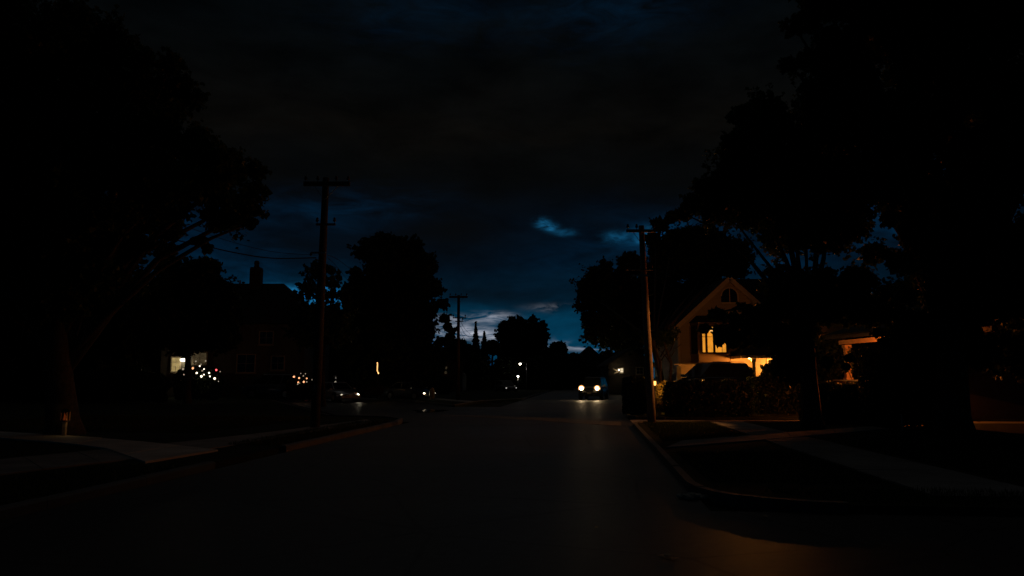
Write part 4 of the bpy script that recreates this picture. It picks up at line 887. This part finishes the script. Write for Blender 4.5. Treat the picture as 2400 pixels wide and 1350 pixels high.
# ------------------------------------------------------------------ CARS
def car(name, label, loc, rz, paint, kind='sedan', L=4.6, Wd=1.82, Ht=1.46, lights=0.0, lcol=(1, .72, .36), cat='car', tail=False, beam=0.0, lamp_r=1.0, group=None, aim_down=-.05, dim=0, signal=False):
    T = thing(name, label, cat, loc, rz, group)
    hw = Wd / 2; f, r = L / 2, -L / 2
    belt = Ht * (.62 if kind == 'sedan' else .58); hood = belt - (.10 if kind == 'sedan' else .06); lo = .24 if kind == 'sedan' else .30
    if kind == 'sedan': stn = [(r, lo + .15, belt - .12, .86), (r + .12, lo, belt - .03, .95), (r + .75, lo - .04, belt, 1.0), (-.3, lo - .04, belt, 1.0), (.75, lo - .04, belt - .02, 1.0), (1.25, lo - .04, hood, .99), (f - .45, lo - .02, hood - .10, .95), (f - .12, lo, hood - .20, .86), (f, lo + .12, hood - .30, .74)]
    elif kind == 'van': stn = [(r, lo + .1, belt, .93), (r + .1, lo, belt, .98), (-.5, lo - .05, belt, 1.0), (1.0, lo - .05, belt, 1.0), (1.5, lo - .05, belt - .05, .98), (f - .35, lo - .02, hood - .12, .95), (f - .08, lo, hood - .22, .88), (f, lo + .12, hood - .34, .76)]
    else: stn = [(r, lo + .1, belt - .02, .92), (r + .1, lo, belt, .97), (-.5, lo - .05, belt, 1.0), (.8, lo - .05, belt, 1.0), (1.1, lo - .05, hood + .02, 1.0), (f - .30, lo - .02, hood - .03, .97), (f - .06, lo, hood - .08, .94), (f, lo + .08, hood - .16, .90)]
    m = MB(); sec = []
    for x, z0, z1, w in stn:
        y = hw * w; sh = z1 - .10; q = [(-y * .90, z0), (-y, z0 + .16), (-y * 1.0, (z0 + z1) / 2), (-y * .97, sh), (-y * .86, z1), (0, z1 + .02), (y * .86, z1), (y * .97, sh), (y, (z0 + z1) / 2), (y, z0 + .16), (y * .90, z0)]
        sec.append([(x, a, c) for a, c in q])
    n = len(sec[0]); vs = [p for s_ in sec for p in s_]
    fs = [(i * n + j, (i + 1) * n + j, (i + 1) * n + (j + 1) % n, i * n + (j + 1) % n) for i in range(len(sec) - 1) for j in range(n)]
    fs += [tuple(range(n)), tuple(range(len(sec) * n - 1, (len(sec) - 1) * n - 1, -1))]
    m.add(vs, fs); body = m.build('body', paint, T, True, True)
    # greenhouse: base ring at belt, roof ring above
    if kind == 'sedan': gb, gt = (r + .55, 1.15), (r + 1.35, .35)
    elif kind == 'van': gb, gt = (r + .06, 1.55), (r + .28, .65)
    else: gb, gt = (r + .06, 1.12), (r + .32, .45)
    bw, tw = hw * .90, hw * .72; zb_, zt_ = belt - .02, Ht
    def ring(x0, x1, w, z): return [(x0, -w, z), (x1, -w * .94, z), (x1, w * .94, z), (x0, w, z)]
    m = MB(); R0 = ring(*gb, bw, zb_); R1 = ring(*gt, tw, zt_ - .06); R2 = ring(gt[0] + .12, gt[1] - .12, tw * .86, zt_)
    m.add(R0 + R1 + R2, [(0, 1, 5, 4), (1, 2, 6, 5), (2, 3, 7, 6), (3, 0, 4, 7), (4, 5, 9, 8), (5, 6, 10, 9), (6, 7, 11, 10), (7, 4, 8, 11), (8, 9, 10, 11)])
    cabin = m.build('cabin', paint, T, False, True)
    def pane(name, A, Bq, C, D, inset=.10, push=.012):
        A, Bq, C, D = map(Vector, (A, Bq, C, D)); ctr = (A + Bq + C + D) / 4; nn = (Bq - A).cross(D - A).normalized()
        if nn.dot(ctr - Vector((0, 0, zb_))) < 0: nn = -nn
        P_ = [ctr + (p - ctr) * (1 - inset) + nn * push for p in (A, Bq, C, D)]
        return MB().extr(P_, -nn * .01).build(name, GLASSD, T, False, True)
    pane('windshield', R0[1], R0[2], R1[2], R1[1], .09); pane('rear_window', R0[3], R0[0], R1[0], R1[3], .14)
    for s, (i, j) in ((-1, (0, 1)), (1, (3, 2))):
        b0, b1_, t0, t1 = Vector(R0[i]), Vector(R0[j]), Vector(R1[i]), Vector(R1[j]); cuts = (0, .5, 1) if kind == 'sedan' else (0, .36, .68, 1)
        for a, c_ in zip(cuts, cuts[1:]):
            pane('side_window', b0.lerp(b1_, a), b0.lerp(b1_, c_), t0.lerp(t1, c_), t0.lerp(t1, a), .14)
        MB().box((gb[1] - .18, s * (bw + .14), belt + .07), (.10, .20, .13)).build('mirror', paint, T, False, True)
        for xx in (.25, -.75): MB().box((xx, s * (hw + .008), belt - .16), (.18, .022, .03)).build('door_handle', METAL, T, False, True)
    wr = .33 if kind == 'sedan' else .38
    for x in (f - .88, r + .92):
        for s in (-1, 1):
            arch = MB().lathe((x, s * (hw - .03), wr), [(wr + .07, -.03), (wr + .07, .045)], 18, 'Y').build('wheel_arch', BLACKM, T, True, True)
            w = MB().lathe((x, s * (hw - .08), wr), [(wr * .55, -.11), (wr * .95, -.11), (wr, -.07), (wr, .07), (wr * .95, .12), (wr * .62, .13)], 20, 'Y').build('wheel', RUBBER, T, True, True)
            rim = MB().lathe((x, s * (hw + .045), wr), [(.05, -.01), (wr * .62, -.012), (wr * .60, .012), (.06, .02)], 14, 'Y').build('rim', METAL, w, False, True)
    fz = hood - (.30 if kind == 'sedan' else .24 if kind == 'van' else .09); fy_ = hw * (.70 if kind == 'sedan' else .68)
    LM = emat(name + '_headlamp', lcol, lights) if lights else pmat('lamp_glass', (.5, .5, .48), .1, spec=.7)
    fxp = f - (.10 if kind == 'sedan' else .02)
    if signal: MB().box((f - .16, hw * .52, fz + .09), (.05, .34, .05)).build('turn_signal', emat('amber_signal', (1, .26, .08), .7), T, False, True)
    L0 = LM
    for s in (-1, 1):
        LM = emat('dim_headlamp', lcol, .8) if s == dim else L0
        if kind == 'sedan': MB().lathe((fxp, s * fy_, fz), [(.06, -.1), (.10 * lamp_r, -.02), (.085 * lamp_r, .05), (.0, .065)], 12, 'X').build('headlight', LM, T, True, True)
        else:
            if lights: MB().lathe((fxp - .012, s * fy_, fz), [(.25, -.03), (.25, .0), (.0, .012)], 16, 'X').build('headlight_halo', emat('halo_glow', (1, .45, .14), 1.5), T, True, True)  # glowing disc that paints a warm halo round the headlight
            MB().lathe((fxp, s * fy_, fz), [(.11, -.06), (.14 * lamp_r, .0), (.12 * lamp_r, .05), (.0, .06)], 14, 'X').build('headlight', LM, T, True, True)
        MB().box((r + .02, s * hw * .82, belt - .22), (.06, .14, .26 if kind != 'sedan' else .14)).build('tail_light', emat('tail_glow', (1, .06, .03), .5) if tail else pmat('tail_plastic', (.25, .01, .01), .25), T, False, True)
        if beam and s != dim:
            o = lamp('headlight_beam', (0, 0, 0), beam, lcol, .10, None, math.radians(100), Vector((1, 0, aim_down)), .9); o.parent = T; o.location = (fxp + .16, s * fy_, fz); o.rotation_euler = (-Vector((1, 0, aim_down))).to_track_quat('Z', 'Y').to_euler()
    gz_ = fz - .04
    g = MB().box((f - .01 if kind != 'sedan' else f - .03, 0, gz_ + .0), (.06, fy_ * 1.25, .20)).build('grille', BLACKM, T, False, True)
    for k in range(3): MB().box((f + .024, 0, gz_ - .06 + k * .06), (.012, fy_ * 1.2, .014)).build('grille_bar', METAL, g, False, True)
    MB().box((f + .0, 0, lo + .16), (.20, Wd * .86, .20)).build('front_bumper', BLACKM if kind == 'suv' else paint, T, False, True)
    MB().box((r - .0, 0, lo + .18), (.18, Wd * .9, .20)).build('rear_bumper', BLACKM if kind == 'suv' else paint, T, False, True)
    MB().box((f + .108, 0, lo + .25), (.012, .34, .15)).build('licence_plate', pmat('plate_white', (.7, .68, .6), .4), T, False, True)
    for s in (-1, 1): MB().box((f + .105, s * .42, lo + .09), (.014, .16, .06)).build('tow_hook', METAL, T, False, True)
    if kind != 'sedan':
        for s in (-1, 1): MB().beam((gt[0] + .1, s * tw * .84, zt_ + .05), (gt[1] - .2, s * tw * .84, zt_ + .05), .03, .03).build('roof_rail', BLACKM, T, False, True)
    return T
PGREY = pmat('grey_paint', (.06, .056, .052), .42, .2, coat=.25, var=.06); PBLUE = pmat('blue_grey_paint', (.12, .16, .20), .3, .3, coat=.8, var=.06)
PSILV = pmat('silver_paint', (.45, .46, .47), .28, .5, coat=.8, var=.05); PBLK = pmat('black_paint', (.015, .016, .018), .25, .2, coat=.9, var=.1)
tr = gnd(1392, 935.5)
hd = math.atan2(-tr.y, -tr.x)          # towards the viewer
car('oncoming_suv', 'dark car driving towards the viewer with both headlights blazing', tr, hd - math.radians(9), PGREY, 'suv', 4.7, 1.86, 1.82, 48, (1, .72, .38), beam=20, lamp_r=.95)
g1 = gnd(789, 941)
car('parked_sedan', 'silver sedan with one bright headlight, nose towards the wet kerb, left of the others', g1, math.radians(-52), PSILV, 'sedan', 4.5, 1.8, 1.45, 12, (1, .88, .62), beam=10, dim=-1, signal=True)
g2 = gnd(960, 937)
car('side_street_sedan', 'dark blue-grey sedan with small headlights behind the kerb near the puddle', g2, math.radians(-35), PBLUE, 'sedan', 4.4, 1.78, 1.45, 9, (1, .80, .50), beam=14, dim=1)
g3 = at(640, 933, 62); g3.z = .10
car('parked_van', 'dark van parked before the chimney house with a dim red tail light', g3, math.radians(176), PBLUE, 'van', 4.5, 1.85, 1.95, tail=True, cat='van')
g4 = at(1672, 905, 43.5); g4.z = .72
car('driveway_suv', 'black van parked between the clipped hedge and the lit bay window', g4, math.radians(205), PBLK, 'van', 4.3, 1.9, 1.85, tail=False, cat='van')
g5 = gnd(1185, 919)
car('distant_car', 'distant dark car with two faint lights far down the street', g5, math.radians(-70), PGREY, 'sedan', 4.4, 1.8, 1.45, .8, (1, .95, .85))

# ------------------------------------------------------------------ FAR HOUSES AND LAMPS
def far_house(name, label, x0, x1, yeave, yridge, Yd, side='gable', wins=(), depth=8.0, wallm=DWALL):
    k = Yd / F; X0, X1 = (x0 - 1200) * k, (x1 - 1200) * k; ze_, zr_ = at(1200, yeave, Yd).z, at(1200, yridge, Yd).z
    T = thing(name, label, 'house', ((X0 + X1) / 2, Yd, .05)); xm = (X0 + X1) / 2
    if side == 'gable':
        MB().extr([(X0, Yd, .03), (X1, Yd, .03), (X1, Yd, ze_), (xm, Yd, zr_ - .2), (X0, Yd, ze_)], (0, depth, 0)).build('wall', wallm, T)
        for s, xx in ((-1, X0), (1, X1)):
            d = (Vector((xx, 0, ze_)) - Vector((xm, 0, zr_))).normalized(); e_ = Vector((xx, 0, ze_)) + d * .5
            MB().extr([(xm, Yd - .4, zr_), (e_.x, Yd - .4, e_.z), (e_.x, Yd - .4, e_.z - .2), (xm, Yd - .4, zr_ - .2)], (0, depth + .8, 0)).build('roof_slope', SHING, T)
    else:
        MB().prism([(X0, Yd), (X1, Yd), (X1, Yd + depth), (X0, Yd + depth)], .03, ze_).build('wall', wallm, T)
        e_ = .5; MB().add([(X0 - e_, Yd - e_, ze_), (X1 + e_, Yd - e_, ze_), (X1 + e_, Yd + depth + e_, ze_), (X0 - e_, Yd + depth + e_, ze_), (X0 + 1.5, Yd + depth / 2, zr_), (X1 - 1.5, Yd + depth / 2, zr_)], [(0, 1, 5, 4), (2, 3, 4, 5), (0, 4, 3), (1, 2, 5), (3, 2, 1, 0)]).build('roof', SHING, T)
    for (a, c_, t, bo, pm, bars) in wins:
        window(T, (a - 1200) * k, (c_ - 1200) * k, at(1200, bo, Yd).z, at(1200, t, Yd).z, Yd - .06, TRIM, pm, bars)
    MB().box(((X0 + X1) / 2 + .6, Yd - .05, 1.08), (1.0, .06, 2.05)).build('door', DOORM, T)
    return T
AMB = emat('amber_sidelight', (1.0, .42, .10), 1.5, .6, 6); PALEW = emat('pale_hall_light', (1.0, .75, .42), .035, .3, 4); WHW = emat('white_room_light', (1.0, .82, .52), 1.0, .3, 3)
far_house('hidden_house', 'dark low house half hidden behind the tall dense tree', 815, 945, 838, 800, 74, 'hip', [(875, 895, 850, 872, GLASSD, (2, 2)), (835, 855, 850, 872, GLASSD, (2, 2)), (915, 935, 850, 872, GLASSD, (2, 2))])
far_house('bungalow', 'dark bungalow with one narrow pale window at the farthest pole', 1000, 1085, 845, 815, 98, 'hip', [(1043, 1049, 859, 876, PALEW, (1, 2)), (1012, 1028, 858, 872, GLASSD, (2, 2))])
far_house('distant_house', 'distant gabled house whose dark roof peak rises right of the oncoming car', 1352, 1412, 838, 811, 165, 'gable', [(1376, 1388, 838, 848, GLASSD, (2, 2))])
fh = far_house('cottage', 'far cottage with a small bright white window left of the leaning pole', 1425, 1530, 850, 815, 84, 'gable', [(1452, 1459, 863, 873, WHW, (1, 2)), (1490, 1505, 862, 876, GLASSD, (2, 2))], wallm=pmat('brown_clapboard', (.10, .085, .07), .8))
for (xa_, ya_, xb_, yb_) in ((1437, 864, 1449, 871), (1439, 875, 1450, 871)):
    MB().beam(at(xa_, ya_, 83.2), at(xb_, yb_, 83.2), .12, .12).build('porch_bracket', TRIM, fh)
fl = thing('cottage_lamp', 'tiny wall lamp of the far cottage beside its white window', 'lamp', at(1451, 866, 83.5))
MB().lathe(at(1450.5, 867, 83.3), [(.05, -.1), (.09, 0), (.05, .1)], 8).build('lamp_glass', emat('cottage_bulb', (1, .8, .5), 4), fl)
lamp('cottage_lamp_glow', at(1448, 868, 82.8), 3, (1, .75, .42), .1, fl)
def street_lamp(label, x, y, Yd, arm, e, r=.13):
    p = at(x, y, Yd); T = thing('street_lamp', label, 'street lamp', Vector((p.x + arm, Yd, .05)), group='white lamps far down the street')
    MB().tube([(p.x + arm, Yd, .0), (p.x + arm, Yd, p.z + .2)], [.08, .05], 8).build('post', METAL, T, True)
    if arm: MB().tube([(p.x + arm, Yd, p.z + .15), (p.x, Yd, p.z + .22)], .03, 6).build('arm', METAL, T)
    MB().lathe(p + Vector((0, 0, .10)), [(.10, .12), (.22, .04), (.2, 0)], 10).build('hood', METAL, T)
    MB().lathe(p, [(.0, -r), (r * .8, -r * .6), (r, 0), (r * .8, r * .6), (.0, r)], 10).build('globe', emat('lamp_globe_%d' % x, (1, .93, .80), e), T, True)
    lamp('street_lamp_glow', p + Vector((0, -.1, -.3)), 2.0, (1, .88, .68), .1, T)
street_lamp('upper white street lamp in front of the round-topped tree', 1219, 853, 108, .9, 9, .16)
street_lamp('lower white lamp on a post below the round-topped tree', 1214, 882, 104, 0, 8, .14)
street_lamp('tiny pale lamp above the blue-grey sedan', 990, 863, 76, 0, .9, .07)
street_lamp('faint lamp on a post between the sedan and the reddish string lights', 787, 886, 62, 0, .22, .06)

# post wrapped with amber bulbs in front of the dense tree
ap = at(885, 900, 62); ap.z = .10; al = thing('amber_light_post', 'slim post with a vertical string of amber bulbs before the tall dense tree', 'lamp post', ap)
MB().tube([ap, at(885, 848, 62)], [.05, .035], 8).build('post', BLACKM, al, True)
for k, (x, y) in enumerate([(884.5, 851), (885, 855), (884.6, 858.5), (884.4, 862.5), (884.2, 866.5), (884.6, 870), (886.2, 873.5), (887.2, 875)]):
    p = at(x, y, 61.9); r = .055
    MB().lathe(p, [(.0, -r * 1.3), (r * .8, -r * .7), (r, 0), (r * .7, r), (.0, r * 1.3)], 8).build('bulb', emat('amber_string_bulb', (1, .50, .16), 1.7), al, True)

# ------------------------------------------------------------------ SMALL THINGS
# reflector post by the left driveway
bp = gnd(150, 1024, .1)
mk = thing('lantern_post', 'small post with a dim orange-red lantern box beside the left driveway', 'lantern', bp)
Yp = bp.y; t0, t1 = at(145, 965, Yp).z, at(145, 988, Yp).z
MB().box((bp.x, Yp, (t1 + .05) / 2), (.09, .09, t1 - .05)).build('post', WOODP, mk)
MB().box((bp.x, Yp, t1 + .012), (.20, .20, .03)).build('tray', BLACKM, mk)
for sx2 in (-1, 1):
    for sy2 in (-1, 1): MB().box((bp.x + sx2 * .08, Yp + sy2 * .08, (t0 + t1) / 2 + .01), (.018, .018, t0 - t1 - .03)).build('corner_bar', pmat('copper_frame', (.35, .16, .08), .5), mk)
MB().extr([(bp.x - .06, Yp, t1 + .04), (bp.x + .06, Yp, t1 + .04), (bp.x + .045, Yp, t1 + .10), (bp.x + .02, Yp, t0 - .05), (bp.x, Yp, t1 + .10), (bp.x - .03, Yp, t0 - .05), (bp.x - .05, Yp, t1 + .1)], (0, .03, 0)).build('glowing_candle', emat('ember_glow', (1.0, .16, .03), .085, .5, 12), mk)
MB().lathe((bp.x, Yp, t0), [(.15, 0), (.06, .07), (.0, .09)], 4).build('cap', BLACKM, mk)
lamp('ember_light', (bp.x + .25, Yp - .1, t1 + .1), .35, (1, .62, .2), .04, mk)
# broken kerb concrete and leaves at the near corner
def rock(name, mat, c, r, parent, seed):
    g = np.random.default_rng(seed); m = MB(); n1, n2 = 6, 9; vs = []
    for i in range(n1 + 1):
        for j in range(n2):
            th, ph = math.pi * i / n1, 2 * math.pi * j / n2; q = r * (1 + g.uniform(-.3, .25))
            vs.append((c[0] + q * math.sin(th) * math.cos(ph) * 1.25, c[1] + q * math.sin(th) * math.sin(ph), c[2] + q * .6 * math.cos(th)))
    fs = [(i * n2 + j, (i + 1) * n2 + j, (i + 1) * n2 + (j + 1) % n2, i * n2 + (j + 1) % n2) for i in range(n1) for j in range(n2)]
    m.add(vs, fs); return m.build(name, mat, parent)
PALEC = pmat('pale_broken_concrete', (.62, .56, .46), .8, var=.3, scale=12, bump=.5, bscale=40)
base = gnd(1618, 1170)
for i, (dx, dy, r) in enumerate([(0, 0, .085), (.13, .05, .07), (-.10, .06, .06), (.06, .16, .07), (.2, -.02, .05), (-.03, -.10, .045)]):
    o = rock('concrete_chunk', PALEC, (base.x + dx, base.y + dy, .035), r, None, i)
    tag(o, ['largest pale chunk of broken kerb concrete at the near corner', 'pale chunk of concrete right of the largest chunk', 'pale chunk of concrete left of the largest chunk', 'pale chunk of concrete behind the largest chunk', 'small outer chunk of concrete nearest the kerb', 'smallest chunk of concrete in front of the heap'][i], 'concrete chunk', 'broken concrete at the near kerb corner')
LITT = pmat('dry_leaf', (.42, .27, .12), .6, var=.3, scale=20)
def fallen(px, py, s, rot, lab):
    p = gnd(px, py, .008); R = Matrix.Rotation(rot, 3, 'Z'); vs = [p + R @ Vector((x * s, y * s, abs(x) * s * .35 + .004)) for x, y, z in MAPLE]
    tag(MB().add(vs, [tuple(range(8))]).build('fallen_leaf', LITT), lab, 'leaf', 'fallen leaves on the asphalt')
fallen(1578, 1306, .16, 1.2, 'pale fallen leaf lying alone on the asphalt, closest to the viewer')
fallen(1583, 1309, .10, 2.6, 'smaller fallen leaf touching the closest pale leaf')
fallen(1986, 1190, .10, .4, 'tiny pale leaf in the gutter by the corner verge')
fallen(1404, 1237, .07, 2.0, 'tiny leaf on the asphalt below the headlight streak')
fallen(1800, 1213, .12, 1.0, 'fallen leaf in the orange-lit patch of asphalt')
# survey stake on the lawn
sp_ = gnd(2115, 1010, .1); sk = thing('garden_stake', 'thin pale stake in the dark lawn near the end of the garden path', 'stake', sp_)
MB().box((sp_.x, sp_.y, sp_.z + .22), (.04, .02, .5)).build('shaft', pmat('stake_white', (.5, .5, .5), .6), sk); MB().lathe((sp_.x, sp_.y, sp_.z + .47), [(.03, 0), (.035, .03), (.0, .06)], 8).build('cap', METAL, sk)
# lit bollard by the sedan
bo = gnd(1013, 936, .1); bk = thing('oval_bollard', 'short rounded bollard catching the light before the blue-grey sedan', 'bollard', bo)
MB().lathe(bo, [(.16, 0), (.2, .15), (.22, .55), (.14, .85), (.0, .92)], 12).build('shaft', pmat('bollard_yellow', (.5, .38, .15), .5), bk, True)
MB().lathe(bo + Vector((0, 0, -.02)), [(.26, 0), (.26, .05), (.2, .06)], 12).build('foot', CONC, bk)

# ------------------------------------------------------------------ GRASS
def grass(name, label, tris, n, hgt=.07):
    P = []
    A = [abs((b_ - a).cross(c_ - a).z) for a, b_, c_ in tris]; tot = sum(A)
    for (a, b_, c_), ar in zip(tris, A):
        k = int(n * ar / tot); u, v = RNG.uniform(0, 1, k), RNG.uniform(0, 1, k); fl_ = u + v > 1; u[fl_] = 1 - u[fl_]; v[fl_] = 1 - v[fl_]
        P.append(np.array(a)[None] + u[:, None] * np.array(b_ - a)[None] + v[:, None] * np.array(c_ - a)[None])
    P = np.concatenate(P); n = len(P); P[:, 2] = .10
    a = RNG.uniform(0, 2 * np.pi, n); h = hgt * RNG.uniform(.5, 1.5, n); w = .010
    V = np.empty((n, 3, 3)); V[:, 0] = P + np.stack([np.cos(a) * w, np.sin(a) * w, 0 * a], 1); V[:, 1] = P - np.stack([np.cos(a) * w, np.sin(a) * w, 0 * a], 1)
    V[:, 2] = P + np.stack([RNG.normal(0, .03, n), RNG.normal(0, .03, n), h], 1)
    me = bpy.data.meshes.new(name); me.vertices.add(n * 3); me.vertices.foreach_set('co', V.reshape(-1).astype(np.float32)); me.loops.add(n * 3); me.loops.foreach_set('vertex_index', np.arange(n * 3, dtype=np.int32))
    me.polygons.add(n); me.polygons.foreach_set('loop_start', np.arange(0, n * 3, 3, dtype=np.int32)); me.materials.append(GRASSM); me.update(calc_edges=True)
    o = link(name, me); o['kind'] = 'stuff'; o['label'] = label; o['category'] = 'grass'; return o
GRASSM = leafmat('grass_blade', (.045, .062, .018), .5)
def quad(a, b_, c_, d): return [(a, b_, c_), (a, c_, d)]
grass('verge_grass', 'short grass on the verge of the near corner', quad(st(12.4, 1.8), st(17.4, 1.8), st(17.4, 4.4), st(12.4, 4.5)) + quad(st(20.2, 1.8), st(28.5, 1.8), st(28.5, 4.2), st(22.5, 4.2)) + quad(st(10.6, 3.4), st(11.6, 2.4), st(11.8, 4.5), st(10.7, 12)) + quad(st(13, 6.5), st(20, 6.2), st(22.5, 16), st(13, 16)), 70000)
grass('lawn_grass', 'short grass on the left lawn and verge', quad(st(18, -7.4), st(28, -7.4), st(28, -8.6), st(18, -8.8)) + quad(st(9, -7.4), st(13.5, -7.4), st(13.5, -9.0), st(9, -9.4)) + quad(st(22, -11.5), st(31, -10.9), st(31, -22), st(22, -22)), 60000)
